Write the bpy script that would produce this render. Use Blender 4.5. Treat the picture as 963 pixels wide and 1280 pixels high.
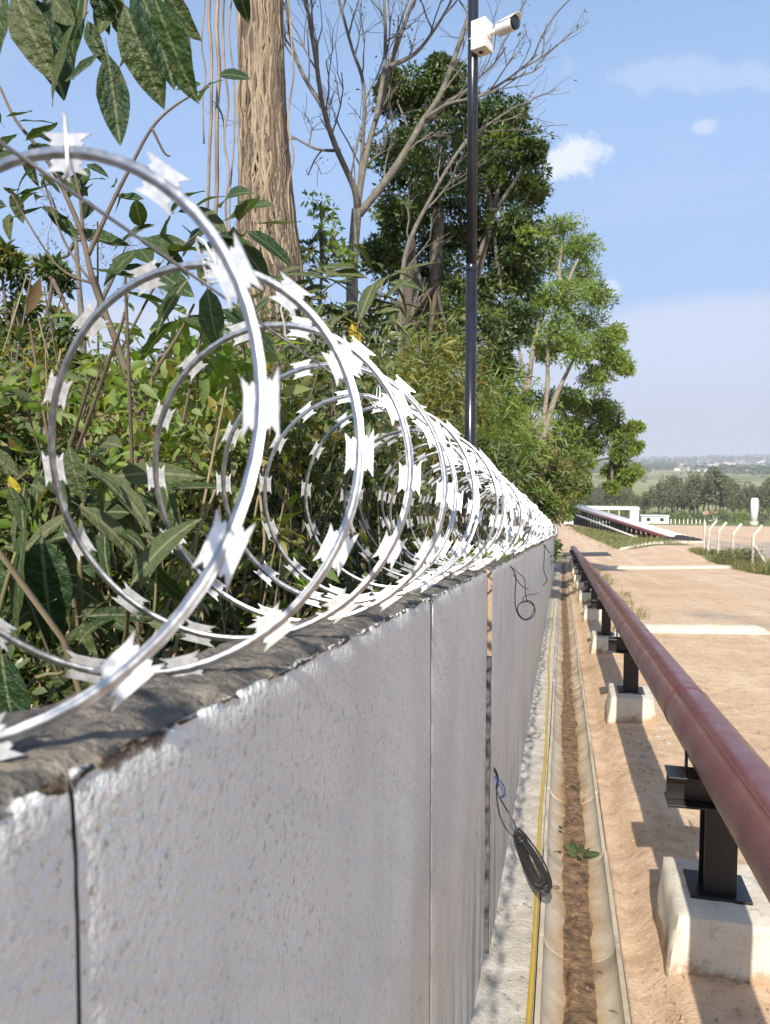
import bpy, math, random
import numpy as np
from mathutils import Vector, Matrix, noise as mnoise

R = math.radians
for o in list(bpy.data.objects):
    bpy.data.objects.remove(o)
scene = bpy.context.scene
COL = scene.collection

# ------------------------------------------------------------------ camera
CAM_Z = 1.8
FPX, CXP, CYP = 960.0, 481.5, 640.0          # focal length in pixels of a 963x1280 frame
YAW = math.atan((703 - CXP) / FPX)           # the wall runs along +Y, the camera looks a little left of it
PITCH = math.atan((CYP - 580) / FPX)
cam_d = bpy.data.cameras.new('camera')
cam = bpy.data.objects.new('camera', cam_d)
COL.objects.link(cam)
cam.location = (0, 0, CAM_Z)
cam.rotation_euler = (R(90) - PITCH, 0, YAW)
cam_d.sensor_fit = 'VERTICAL'
cam_d.sensor_height = 24.0
cam_d.lens = 24.0 * FPX / 1280.0
cam_d.clip_start = 0.02
cam_d.clip_end = 40000
cam_d.dof.use_dof = True
cam_d.dof.focus_distance = 2.6
cam_d.dof.aperture_fstop = 6.0
scene.camera = cam

# ------------------------------------------------------------------ world, sun, exposure
SUN_EL, SUN_AZ = R(33), R(0.35)              # behind the camera, almost in the plane of the wall
sun_vec = Vector((math.sin(SUN_AZ) * math.cos(SUN_EL), -math.cos(SUN_AZ) * math.cos(SUN_EL), math.sin(SUN_EL)))
sun_d = bpy.data.lights.new('sun', 'SUN')
sun_d.energy = 4.4
sun_d.angle = R(0.53)
sun_d.color = (1.0, 0.93, 0.82)
sun = bpy.data.objects.new('sun', sun_d)
COL.objects.link(sun)
sun.rotation_euler = sun_vec.to_track_quat('Z', 'Y').to_euler()

world = bpy.data.worlds.new('World')
scene.world = world
world.use_nodes = True
world.cycles.sampling_method = 'MANUAL'
world.cycles.sample_map_resolution = 256
nt = world.node_tree
nt.nodes.clear()
N = nt.nodes.new
L = nt.links.new
wout = N('ShaderNodeOutputWorld')
bg = N('ShaderNodeBackground')
L(bg.outputs[0], wout.inputs[0])
sky = N('ShaderNodeTexSky')
sky.sky_type = 'NISHITA'
sky.sun_disc = False
sky.sun_elevation = SUN_EL
sky.sun_rotation = math.pi - SUN_AZ
sky.altitude = 600
sky.air_density = 1.25
sky.dust_density = 2.0
sky.ozone_density = 2.2
bg.inputs['Strength'].default_value = 0.12


def wmath(op, a, b=None, clamp=False):
    n = N('ShaderNodeMath')
    n.operation = op
    n.use_clamp = clamp
    for i, v in enumerate((a, b)):
        if v is None:
            continue
        if isinstance(v, (int, float)):
            n.inputs[i].default_value = v
        else:
            L(v, n.inputs[i])
    return n.outputs[0]


def wrange(v, a, b, c=0.0, d=1.0):
    n = N('ShaderNodeMapRange')
    n.interpolation_type = 'SMOOTHSTEP'
    L(v, n.inputs[0])
    for i, k in enumerate((a, b, c, d)):
        n.inputs[i + 1].default_value = k
    return n.outputs[0]


wtc = N('ShaderNodeTexCoord')
wsep = N('ShaderNodeSeparateXYZ')
L(wtc.outputs['Generated'], wsep.inputs[0])


def wnoise(scale, detail, rough, sc=(1, 1, 1), loc=(0, 0, 0)):
    mp = N('ShaderNodeMapping')
    mp.inputs['Scale'].default_value = sc
    mp.inputs['Location'].default_value = loc
    L(wtc.outputs['Generated'], mp.inputs[0])
    n = N('ShaderNodeTexNoise')
    n.inputs['Scale'].default_value = scale
    n.inputs['Detail'].default_value = detail
    n.inputs['Roughness'].default_value = rough
    L(mp.outputs[0], n.inputs['Vector'])
    return n.outputs['Fac']


def wmix(fac, a, col):
    n = N('ShaderNodeMix')
    n.data_type = 'RGBA'
    L(fac, n.inputs[0])
    L(a, n.inputs[6])
    if isinstance(col, tuple):
        n.inputs[7].default_value = (*col, 1)
    else:
        L(col, n.inputs[7])
    return n.outputs[2]


# pale bank of haze low over the horizon with a soft ragged upper edge, thin streaks and veils above it
edge = wmath('MULTIPLY_ADD', wnoise(3.2, 4, 0.55, (1, 1, 3.0)), 0.06)
edge.node.inputs[2].default_value = -0.03
zz = wmath('ADD', wsep.outputs[2], edge)
bank = wrange(zz, 0.204, 0.176, 0.0, 0.85)
low = wrange(wsep.outputs[2], 0.72, 0.22, 0.05, 0.92)
veil = wmath('MULTIPLY', wrange(wnoise(2.2, 6, 0.6, (1, 1, 4.5), (0.3, 0.2, 0)), 0.52, 0.80, 0.0, 0.45),
             wrange(wsep.outputs[2], 0.1, 0.3))
col = sky.outputs[0]
SKYB, SKYW, SKYL = (2.1, 3.02, 4.8), (3.45, 3.85, 4.75), (2.95, 3.2, 3.85)
col = wmix(low, col, SKYB)
col = wmix(veil, col, SKYW)
col = wmix(bank, col, SKYW)
col = wmix(wrange(wsep.outputs[2], 0.135, 0.02, 0.0, 0.85), col, SKYL)


def puff(az_px, el_px, wx, wz, dens, seed):
    """a small fair-weather cloud at a fixed direction in the sky"""
    dx, dz = (az_px - CXP) / FPX, (580 - el_px) / FPX
    d = Vector((dx * math.cos(YAW) - math.sin(YAW), dx * math.sin(YAW) + math.cos(YAW), dz)).normalized()
    side = Vector((math.cos(YAW), math.sin(YAW), 0))
    up = side.cross(d).normalized()
    side = d.cross(up)
    du = N('ShaderNodeVectorMath'); du.operation = 'DOT_PRODUCT'
    dv = N('ShaderNodeVectorMath'); dv.operation = 'DOT_PRODUCT'
    df = N('ShaderNodeVectorMath'); df.operation = 'DOT_PRODUCT'
    for n, v in ((du, side), (dv, up), (df, d)):
        L(wtc.outputs['Generated'], n.inputs[0])
        n.inputs[1].default_value = v
    a = wmath('DIVIDE', du.outputs['Value'], wx)
    b = wmath('DIVIDE', dv.outputs['Value'], wz)
    rr = wmath('SQRT', wmath('ADD', wmath('MULTIPLY', a, a), wmath('MULTIPLY', b, b)))
    nn = wnoise(24, 6, 0.62, (1, 1, 1.0), (seed, seed * 0.7, 0))
    rr = wmath('ADD', rr, wmath('MULTIPLY', wmath('SUBTRACT', nn, 0.5), 3.4))
    m = wrange(rr, 1.05, 0.25, 0.0, dens)
    return wmath('MULTIPLY', m, wmath('GREATER_THAN', df.outputs['Value'], 0.0))


CLOUD = (4.6, 4.85, 5.4)
for args in ((712, 205, 0.036, 0.026, 0.92, 1.3), (873, 172, 0.016, 0.009, 0.4, 4.2), (760, 365, 0.017, 0.013, 0.5, 7.7),
             (860, 110, 0.13, 0.022, 0.22, 2.6)):
    col = wmix(puff(*args), col, CLOUD)
L(col, bg.inputs['Color'])

scene.view_settings.view_transform = 'Standard'
scene.view_settings.look = 'None'
scene.view_settings.exposure = 0.72
scene.view_settings.gamma = 1.0
scene.view_settings.use_curve_mapping = False
scene.cycles.max_bounces = 6
scene.cycles.diffuse_bounces = 3
scene.cycles.use_adaptive_sampling = True
scene.cycles.adaptive_threshold = 0.02
scene.cycles.transparent_max_bounces = 6
scene.cycles.volume_bounces = 0
scene.cycles.use_denoising = True
scene.cycles.caustics_reflective = False
scene.cycles.caustics_refractive = False

# ------------------------------------------------------------------ geometry of the place
CF = Vector((-math.sin(YAW) * math.cos(PITCH), math.cos(YAW) * math.cos(PITCH), -math.sin(PITCH)))
CR = Vector((math.cos(YAW), math.sin(YAW), 0))
CU = CR.cross(CF)


def sight(px, py):
    return CF + CR * ((px - CXP) / FPX) - CU * ((py - CYP) / FPX)


def atY(px, py, y):
    r = sight(px, py)
    return Vector((0, 0, CAM_Z)) + r * (y / r.y)


def atX(px, py, x):
    r = sight(px, py)
    return Vector((0, 0, CAM_Z)) + r * (x / r.x)


def atD(px, py, d):
    return Vector((0, 0, CAM_Z)) + sight(px, py) * d


SL = 0.087
_PY = [-200, -60, 0, 40, 70, 150, 250, 400, 600, 900, 1300, 2000, 3500, 6000, 12000]
_PZ = [8, 5.2, 0, -3.48, -5.6, -9.9, -16, -21, -22.5, -19.5, -20.0, -19.0, -11, 6, 4]


def base(y):
    return np.interp(y, _PY, _PZ)


def sstep(a, b, v):
    t = np.clip((v - a) / (b - a), 0, 1)
    return t * t * (3 - 2 * t)


WX, WB = -0.294, -0.44                 # front and back face of the wall
WALL_H = 1.63
WALL_END = 46.0


def lateral(x, y):
    """height added to the profile away from the wall's foot"""
    x = np.asarray(x, float); y = np.asarray(y, float)
    bank = sstep(-0.36, -0.46, x) * (0.75 + np.clip(-0.45 - x, 0, 9) * 0.16) * (1 - sstep(55, 110, y))
    lip = 0.10 * sstep(0.30, 0.50, x) * (1 - sstep(30, 46, y)) + 0.55 * sstep(4.0, 8.0, x) * sstep(40, 68, y) * (1 - sstep(75, 90, y))
    far = sstep(500, 1200, y) * (np.sin(x * 0.0013 + y * 0.0009) * 1.6 + np.sin(x * 0.0041 + 1.3) * 0.8) * np.clip(y / 1500, 0, 3)
    far2 = sstep(2500, 5000, y) * (np.sin(x * 0.0011 + 0.7) * 7 + np.sin(x * 0.0027) * 4 + np.clip(x, -1000, 3500) * 0.028 * np.clip(y / 6000, 0, 1.6))
    return bank + lip + far + far2


def ground(x, y):
    return float(base(y) + lateral(x, y))


# ------------------------------------------------------------------ mesh helpers
class MB:
    def __init__(self):
        self.v = []; self.f = []; self.m = []; self.sm = []

    def add(self, vs, fs, mi=0, smooth=False):
        o = len(self.v)
        self.v.extend([tuple(p) for p in vs])
        for f in fs:
            self.f.append(tuple(o + i for i in f)); self.m.append(mi); self.sm.append(smooth)

    def box(self, x0, x1, y0, y1, z0, z1, mi=0, M=None):
        vs = [Vector((x, y, z)) for x in (x0, x1) for y in (y0, y1) for z in (z0, z1)]
        if M is not None:
            vs = [M @ p for p in vs]
        self.add(vs, [(0, 1, 3, 2), (4, 6, 7, 5), (0, 4, 5, 1), (2, 3, 7, 6), (0, 2, 6, 4), (1, 5, 7, 3)], mi)

    def tube(self, pts, rad, n=8, mi=0, caps=True, smooth=True, wob=0.0, rng=None):
        pts = [Vector(p) for p in pts]
        if not hasattr(rad, '__len__'):
            rad = [rad] * len(pts)
        vs, fs = [], []
        t0 = (pts[1] - pts[0]).normalized()
        ref = Vector((0, 0, 1)) if abs(t0.z) < 0.9 else Vector((1, 0, 0))
        u = t0.cross(ref).normalized()
        for i, p in enumerate(pts):
            t = (pts[min(i + 1, len(pts) - 1)] - pts[max(i - 1, 0)])
            t = t.normalized() if t.length > 1e-9 else t0
            u = (u - t * u.dot(t))
            u = u.normalized() if u.length > 1e-6 else t.orthogonal().normalized()
            w = t.cross(u)
            for k in range(n):
                a = 2 * math.pi * k / n
                r = rad[i]
                if wob:
                    r *= 1 + wob * mnoise.noise(Vector((p.x * 3 + math.cos(a) * 1.3, p.y * 3 + math.sin(a) * 1.3, p.z * 1.2)))
                vs.append(p + (u * math.cos(a) + w * math.sin(a)) * r)
        for i in range(len(pts) - 1):
            for k in range(n):
                a, b = i * n + k, i * n + (k + 1) % n
                fs.append((a, b, b + n, a + n))
        if caps:
            fs.append(tuple(range(n - 1, -1, -1)))
            fs.append(tuple(range((len(pts) - 1) * n, len(pts) * n)))
        self.add(vs, fs, mi, smooth)

    def build(self, name, mats, parent=None, loc=None):
        me = bpy.data.meshes.new(name)
        me.from_pydata(self.v, [], self.f)
        if not isinstance(mats, (list, tuple)):
            mats = [mats]
        for m in mats:
            me.materials.append(m)
        if me.polygons:
            me.polygons.foreach_set('material_index', self.m)
            me.polygons.foreach_set('use_smooth', self.sm)
        me.update()
        return link(name, me, parent, loc)


def link(name, me, parent=None, loc=None):
    o = bpy.data.objects.new(name, me)
    COL.objects.link(o)
    if parent is not None:
        o.parent = parent
    if loc is not None:
        o.location = loc
    return o


def empty(name, loc=(0, 0, 0)):
    o = bpy.data.objects.new(name, None)
    o.empty_display_size = 0.1
    COL.objects.link(o)
    o.location = loc
    return o


def tag(o, label=None, cat=None, group=None, kind=None):
    if label: o['label'] = label
    if cat: o['category'] = cat
    if group: o['group'] = group
    if kind: o['kind'] = kind
    return o


def bevel(o, w=0.005, seg=2):
    m = o.modifiers.new('bevel', 'BEVEL')
    m.width = w; m.segments = seg; m.limit_method = 'ANGLE'; m.angle_limit = R(35)
    return o


def np_mesh(name, V, T, mi=None, mats=(), smooth=False):
    me = bpy.data.meshes.new(name)
    V = np.asarray(V, np.float32); T = np.asarray(T, np.int32)
    k = T.shape[1]
    me.vertices.add(len(V)); me.vertices.foreach_set('co', V.ravel())
    me.loops.add(T.size); me.loops.foreach_set('vertex_index', T.ravel())
    me.polygons.add(len(T)); me.polygons.foreach_set('loop_start', np.arange(0, T.size, k, dtype=np.int32))
    for m in mats:
        me.materials.append(m)
    if mi is not None:
        me.polygons.foreach_set('material_index', np.asarray(mi, np.int32))
    if smooth:
        me.polygons.foreach_set('use_smooth', np.ones(len(T), bool))
    me.update(calc_edges=True)
    return me


def grid_mesh(name, X, Y, Z, mats, smooth=True, attrs=None):
    """X,Y,Z are 2-D arrays (rows, cols)"""
    r, c = X.shape
    V = np.stack([X, Y, Z], -1).reshape(-1, 3)
    i = np.arange(r * c).reshape(r, c)
    T = np.stack([i[:-1, :-1], i[:-1, 1:], i[1:, 1:], i[1:, :-1]], -1).reshape(-1, 4)
    me = np_mesh(name, V, T, None, mats, smooth)
    for k, a in (attrs or {}).items():
        at = me.attributes.new(k, 'FLOAT', 'POINT')
        at.data.foreach_set('value', np.asarray(a, np.float32).ravel())
    return me


def unit(a):
    return a / np.maximum(np.linalg.norm(a, axis=-1, keepdims=True), 1e-9)


def leaf_geo(P, D, ln, wd, rng, up=0.6, droop=0.12, fold=0.22):
    """many small folded leaves: five vertices, four triangles each"""
    n = len(P)
    ref = rng.normal(size=(n, 3)); ref[:, 2] += up * 2
    S = unit(np.cross(D, ref)); Nn = np.cross(S, D)
    ln = np.broadcast_to(ln, (n,))[:, None]; wd = np.broadcast_to(wd, (n,))[:, None]
    sg = np.where(Nn[:, 2:3] < 0, -1, 1); Nn = Nn * sg
    mid = P + D * ln * 0.5
    Lf = P + D * ln * 0.42 + S * wd * 0.5 + Nn * wd * fold
    Rt = P + D * ln * 0.42 - S * wd * 0.5 + Nn * wd * fold
    tip = P + D * ln - Nn * ln * droop
    V = np.stack([P, Rt, mid, Lf, tip], 1).reshape(-1, 3)
    b = (np.arange(n) * 5)[:, None, None]
    T = (np.array([[0, 1, 2], [1, 4, 2], [0, 2, 3], [3, 2, 4]])[None] + b).reshape(-1, 3)
    return V, T


def leaf_fine(P, D, ln, wd, rng, fold=0.25, droop=0.35):
    """the same for leaves seen from close by: eight vertices, a rounder curved blade"""
    n = len(P)
    ref = rng.normal(size=(n, 3)); ref[:, 2] += 1.2
    S = unit(np.cross(D, ref)); Nn = np.cross(S, D)
    Nn = Nn * np.where(Nn[:, 2:3] < 0, -1, 1)
    ln = np.broadcast_to(ln, (n,))[:, None]; wd = np.broadcast_to(wd, (n,))[:, None]
    dr = droop * rng.uniform(0.2, 1.6, (n, 1))
    def st(t, w):
        c = P + D * ln * t - Nn * ln * dr * t * t
        return [c - S * wd * w + Nn * wd * fold * w * 1.6, c, c + S * wd * w + Nn * wd * fold * w * 1.6]
    a = st(0.28, 0.42); b = st(0.62, 0.44)
    tip = P + D * ln - Nn * ln * dr
    V = np.stack([P] + a + b + [tip], 1).reshape(-1, 3)
    T0 = np.array([[0, 1, 2], [0, 2, 3], [1, 4, 2], [4, 5, 2], [2, 5, 3], [5, 6, 3], [4, 7, 5], [5, 7, 6]])
    return V, (T0[None] + (np.arange(n) * 8)[:, None, None]).reshape(-1, 3)


class Leaves:
    def __init__(self):
        self.V = []; self.T = []; self.M = []; self.n = 0

    def add(self, V, T, mi=0):
        self.V.append(V); self.T.append(T + self.n); self.n += len(V)
        self.M.append(np.full(len(T), mi))

    def build(self, name, mats, parent=None):
        me = np_mesh(name, np.concatenate(self.V), np.concatenate(self.T), np.concatenate(self.M), mats)
        return link(name, me, parent)


# ------------------------------------------------------------------ materials
def new_mat(name):
    m = bpy.data.materials.new(name)
    m.use_nodes = True
    t = m.node_tree
    b = t.nodes['Principled BSDF']
    return m, t, b


def sock(t, v, s):
    if isinstance(v, (int, float)):
        s.default_value = v
    elif isinstance(v, tuple):
        s.default_value = (*v, 1) if len(v) == 3 and s.type == 'RGBA' else v
    else:
        t.links.new(v, s)


def n_noise(t, scale, detail=4, rough=0.55, vec=None, dist=0.0, out='Fac'):
    n = t.nodes.new('ShaderNodeTexNoise')
    n.inputs['Scale'].default_value = scale
    n.inputs['Detail'].default_value = detail
    n.inputs['Roughness'].default_value = rough
    n.inputs['Distortion'].default_value = dist
    if vec is None:
        vec = n_coord(t)
    t.links.new(vec, n.inputs['Vector'])
    return n.outputs[out]


def n_coord(t, which='Object', sc=None):
    tc = t.nodes.new('ShaderNodeTexCoord')
    if sc is None:
        return tc.outputs[which]
    mp = t.nodes.new('ShaderNodeMapping')
    mp.inputs['Scale'].default_value = sc
    t.links.new(tc.outputs[which], mp.inputs[0])
    return mp.outputs[0]


def n_pos(t, sc=None):
    g = t.nodes.new('ShaderNodeNewGeometry')
    if sc is None:
        return g.outputs['Position']
    mp = t.nodes.new('ShaderNodeMapping')
    mp.inputs['Scale'].default_value = sc
    t.links.new(g.outputs['Position'], mp.inputs[0])
    return mp.outputs[0]


def n_range(t, v, a, b, c=0.0, d=1.0, smooth=True):
    n = t.nodes.new('ShaderNodeMapRange')
    n.interpolation_type = 'SMOOTHSTEP' if smooth else 'LINEAR'
    sock(t, v, n.inputs[0])
    for i, k in enumerate((a, b, c, d)):
        n.inputs[i + 1].default_value = k
    return n.outputs[0]


def n_math(t, op, a, b=0.0, c=0.0, clamp=False):
    n = t.nodes.new('ShaderNodeMath')
    n.operation = op; n.use_clamp = clamp
    sock(t, a, n.inputs[0]); sock(t, b, n.inputs[1]); sock(t, c, n.inputs[2])
    return n.outputs[0]


def n_mix(t, f, a, b):
    n = t.nodes.new('ShaderNodeMix')
    n.data_type = 'RGBA'
    sock(t, f, n.inputs[0]); sock(t, a, n.inputs[6]); sock(t, b, n.inputs[7])
    return n.outputs[2]


def n_ramp(t, f, stops):
    n = t.nodes.new('ShaderNodeValToRGB')
    e = n.color_ramp.elements
    while len(e) < len(stops):
        e.new(0.5)
    for i, (p, c) in enumerate(stops):
        e[i].position = p; e[i].color = (*c, 1)
    t.links.new(f, n.inputs[0])
    return n.outputs[0]


def n_bump(t, b, h, strength=0.5, dist=0.01, prev=None):
    n = t.nodes.new('ShaderNodeBump')
    n.inputs['Strength'].default_value = strength
    n.inputs['Distance'].default_value = dist
    t.links.new(h, n.inputs['Height'])
    if prev is not None:
        t.links.new(prev, n.inputs['Normal'])
    t.links.new(n.outputs[0], b.inputs['Normal'])
    return n.outputs[0]


def n_attr(t, name):
    n = t.nodes.new('ShaderNodeAttribute')
    n.attribute_name = name
    return n.outputs['Fac']


def n_sep(t, v):
    n = t.nodes.new('ShaderNodeSeparateXYZ')
    t.links.new(v, n.inputs[0])
    return n.outputs


def plain(name, c1, c2=None, scale=8, rough=0.6, metal=0.0, bump=None, detail=5, spec=None, rvar=0.0):
    m, t, b = new_mat(name)
    f = n_noise(t, scale, detail, 0.6)
    c2 = c2 or tuple(x * 0.75 for x in c1)
    sock(t, n_ramp(t, f, [(0.32, c2), (0.68, c1)]), b.inputs['Base Color'])
    b.inputs['Metallic'].default_value = metal
    if rvar:
        sock(t, n_range(t, n_noise(t, scale * 2.3, 4), 0.3, 0.7, rough - rvar, rough + rvar), b.inputs['Roughness'])
    else:
        b.inputs['Roughness'].default_value = rough
    if spec is not None:
        b.inputs['Specular IOR Level'].default_value = spec
    if bump:
        n_bump(t, b, n_noise(t, bump[0], 6, 0.6), bump[1], bump[2])
    return m


def leaf_mat(name, cols, trans=0.3, rough=0.5, spec=0.35, veins=False):
    """leaf colours differ from leaf to leaf; light shines through the blade"""
    m, t, b = new_mat(name)
    g = t.nodes.new('ShaderNodeNewGeometry')
    if veins:
        oi = t.nodes.new('ShaderNodeObjectInfo')
        rnd = oi.outputs['Random']
    else:
        rnd = g.outputs['Random Per Island']
    k = len(cols)
    c = n_ramp(t, rnd, [(i / max(k - 1, 1), cc) for i, cc in enumerate(cols)])
    if veins:
        uv = n_sep(t, n_coord(t, 'Object'))
        rib = n_range(t, n_math(t, 'ABSOLUTE', uv[0]), 0.006, 0.02, 1.0, 0.0)
        w = n_math(t, 'SINE', n_math(t, 'MULTIPLY', n_math(t, 'SUBTRACT', uv[1], n_math(t, 'ABSOLUTE', uv[0])), 75.0))
        side = n_range(t, w, 0.70, 1.0, 0.0, 0.05)
        c = n_mix(t, n_math(t, 'MAXIMUM', rib, side), c, tuple(min(1, x * 1.35 + 0.02) for x in cols[-1]))
        blot = n_range(t, n_noise(t, 9, 4), 0.58, 0.72, 0, 0.55)
        c = n_mix(t, blot, c, (0.16, 0.13, 0.045))
        n_bump(t, b, n_math(t, 'ADD', n_math(t, 'MULTIPLY', w, 0.012), n_noise(t, 7, 4)), 0.5, 0.04)
    back = n_mix(t, 0.45, c, (0.20, 0.23, 0.12))
    cc = n_mix(t, g.outputs['Backfacing'], c, back)
    sock(t, cc, b.inputs['Base Color'])
    b.inputs['Roughness'].default_value = rough
    b.inputs['Specular IOR Level'].default_value = spec
    tr = t.nodes.new('ShaderNodeBsdfTranslucent')
    hs = t.nodes.new('ShaderNodeMix'); hs.data_type = 'RGBA'; hs.blend_type = 'MULTIPLY'
    hs.inputs[0].default_value = 1.0
    t.links.new(c, hs.inputs[6]); hs.inputs[7].default_value = (1.9, 1.8, 0.7, 1)
    t.links.new(hs.outputs[2], tr.inputs[0])
    mx = t.nodes.new('ShaderNodeMixShader')
    mx.inputs[0].default_value = trans
    out = t.nodes['Material Output']
    t.links.new(b.outputs[0], mx.inputs[1]); t.links.new(tr.outputs[0], mx.inputs[2])
    t.links.new(mx.outputs[0], out.inputs[0])
    return m


M = {}
M['galv'] = plain('galvanised_steel', (0.84, 0.85, 0.86), (0.64, 0.65, 0.67), 70, 0.42, 0.66, rvar=0.10)
M['galv_strip'] = plain('dull_shaded_galvanised_strip', (0.50, 0.51, 0.53), (0.33, 0.34, 0.36), 45, 0.38, 0.95, rvar=0.08)  # dull steel, greyed further so the folded tape's shading sits in the colour
M['wire'] = plain('dull_wire', (0.42, 0.42, 0.43), (0.30, 0.30, 0.31), 40, 0.45, 0.8)
M['black_paint'] = plain('black_gloss_paint', (0.007, 0.007, 0.008), (0.012, 0.012, 0.013), 14, 0.36, 0.0, bump=(90, 0.12, 0.002))
M['black_pole'] = plain('black_pole_paint', (0.012, 0.013, 0.018), (0.02, 0.021, 0.028), 9, 0.22, 0.0)
M['black_rubber'] = plain('black_rubber', (0.012, 0.012, 0.013), (0.02, 0.02, 0.02), 30, 0.38)
M['blue_wire'] = plain('blue_plastic', (0.03, 0.09, 0.32), (0.02, 0.06, 0.25), 20, 0.4)
M['yellow_hose'] = plain('yellow_hose', (0.62, 0.42, 0.03), (0.48, 0.33, 0.05), 12, 0.42)
M['white_plastic'] = plain('white_plastic', (0.80, 0.79, 0.76), (0.72, 0.71, 0.68), 15, 0.38)
M['dark_glass'] = plain('dark_lens', (0.012, 0.016, 0.022), (0.02, 0.025, 0.03), 6, 0.12)
M['concrete_post'] = plain('weathered_concrete_post', (0.56, 0.53, 0.46), (0.42, 0.39, 0.33), 9, 0.85, bump=(50, 0.4, 0.01))
M['bare_concrete'] = plain('bare_concrete', (0.40, 0.30, 0.21), (0.27, 0.19, 0.13), 12, 0.9, bump=(60, 0.6, 0.006))
M['end_paint'] = plain('painted_end', (0.70, 0.72, 0.72), (0.42, 0.41, 0.38), 30, 0.7, bump=(70, 0.6, 0.006))
M['mortar'] = plain('grey_mortar', (0.15, 0.145, 0.135), (0.06, 0.056, 0.052), 22, 0.95, bump=(70, 0.8, 0.008))
M['bark_grey'] = plain('grey_bark', (0.19, 0.175, 0.145), (0.095, 0.088, 0.074), 9, 0.9, bump=(25, 0.7, 0.02))
M['bark_pale'] = plain('pale_bark', (0.29, 0.25, 0.20), (0.15, 0.125, 0.10), 4, 0.9, bump=(18, 0.7, 0.02))
M['bark_trunk'] = plain('fibrous_bark', (0.12, 0.09, 0.065), (0.05, 0.038, 0.028), 3, 0.92, bump=(14, 0.8, 0.03))
M['vine'] = plain('dry_vine', (0.36, 0.275, 0.19), (0.14, 0.10, 0.07), 2.2, 0.9)
M['twig'] = plain('brown_twig', (0.15, 0.115, 0.08), (0.075, 0.058, 0.042), 14, 0.85)
M['stem_green'] = plain('green_stem', (0.17, 0.15, 0.06), (0.10, 0.09, 0.04), 14, 0.7)
M['stone'] = plain('pale_stone', (0.55, 0.50, 0.44), (0.36, 0.32, 0.27), 14, 0.9, bump=(30, 0.5, 0.01))
M['steel_roof'] = plain('pale_sheet_roof', (0.70, 0.70, 0.70), (0.58, 0.57, 0.56), 2, 0.5)
M['white_wall'] = plain('white_render', (0.80, 0.79, 0.77), (0.72, 0.71, 0.69), 1, 0.8)
M['roof_tile'] = plain('clay_roof', (0.40, 0.26, 0.18), (0.32, 0.20, 0.14), 1, 0.9)
M['red_sheet'] = plain('red_sheet', (0.62, 0.05, 0.06), (0.5, 0.04, 0.05), 3, 0.5)
M['coal'] = plain('black_heap', (0.035, 0.032, 0.03), (0.015, 0.014, 0.014), 6, 0.9, bump=(12, 0.9, 0.05))
M['car_paint'] = plain('silver_car_paint', (0.62, 0.64, 0.66), (0.58, 0.60, 0.62), 2, 0.28, 0.3)
M['tyre'] = plain('tyre', (0.02, 0.02, 0.02), (0.03, 0.03, 0.03), 8, 0.8)
M['lamp'] = plain('lamp_lens', (0.5, 0.05, 0.04), (0.4, 0.04, 0.03), 8, 0.2)

M['leaf_dark'] = leaf_mat('leaf_dark_glossy', [(0.014, 0.038, 0.011), (0.026, 0.060, 0.015), (0.045, 0.088, 0.020), (0.075, 0.115, 0.026)], 0.25, 0.38, 0.5)
M['leaf_mid'] = leaf_mat('leaf_mid_green', [(0.022, 0.055, 0.013), (0.040, 0.088, 0.017), (0.065, 0.118, 0.024), (0.105, 0.135, 0.032)], 0.3)
M['leaf_light'] = leaf_mat('leaf_light_green', [(0.13, 0.22, 0.035), (0.18, 0.29, 0.05), (0.23, 0.32, 0.07), (0.28, 0.32, 0.09)], 0.45)
M['leaf_yellow'] = leaf_mat('leaf_yellow_green', [(0.075, 0.105, 0.02), (0.115, 0.145, 0.03), (0.17, 0.17, 0.042), (0.34, 0.26, 0.04)], 0.35)
M['leaf_dry'] = leaf_mat('leaf_dry_brown', [(0.13, 0.09, 0.045), (0.20, 0.14, 0.07), (0.26, 0.20, 0.11), (0.16, 0.14, 0.06)], 0.2, 0.8, 0.1)
M['leaf_euc'] = leaf_mat('leaf_eucalyptus', [(0.075, 0.095, 0.05), (0.105, 0.125, 0.06), (0.14, 0.15, 0.08), (0.17, 0.165, 0.09)], 0.25)
M['leaf_far'] = leaf_mat('leaf_far_wood', [(0.03, 0.055, 0.025), (0.05, 0.075, 0.03), (0.06, 0.085, 0.035)], 0.2)
M['leaf_big'] = leaf_mat('leaf_big_veined', [(0.018, 0.046, 0.015), (0.032, 0.070, 0.020), (0.052, 0.086, 0.028), (0.082, 0.102, 0.04)], 0.28, 0.48, 0.4, veins=True)
M['leaf_sage'] = leaf_mat('leaf_sage_veined', [(0.035, 0.065, 0.024), (0.060, 0.090, 0.032), (0.09, 0.115, 0.048), (0.13, 0.14, 0.07)], 0.3, 0.6, 0.3, veins=True)
M['leaf_gold'] = leaf_mat('leaf_turned_yellow', [(0.45, 0.32, 0.03), (0.55, 0.42, 0.05)], 0.4, 0.5, 0.3, veins=True)
M['grass'] = leaf_mat('grass_blade', [(0.10, 0.13, 0.035), (0.16, 0.17, 0.05), (0.24, 0.21, 0.09), (0.30, 0.25, 0.13)], 0.3, 0.6, 0.2)


def vine_mix():
    m, t, b = new_mat('mixed_dry_vines')
    g = t.nodes.new('ShaderNodeNewGeometry')
    c = n_ramp(t, g.outputs['Random Per Island'], [(0.0, (0.05, 0.038, 0.027)), (0.3, (0.14, 0.108, 0.074)), (0.7, (0.28, 0.22, 0.15)), (1.0, (0.37, 0.30, 0.21))])
    c = n_mix(t, n_range(t, n_noise(t, 4, 5, 0.6), 0.45, 0.7, 0.0, 0.6), c, (0.10, 0.075, 0.055))
    sock(t, c, b.inputs['Base Color'])
    b.inputs['Roughness'].default_value = 0.92
    n_bump(t, b, n_noise(t, 40, 5, 0.7), 0.7, 0.01)
    return m


M['vine_mix'] = vine_mix()


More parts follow.
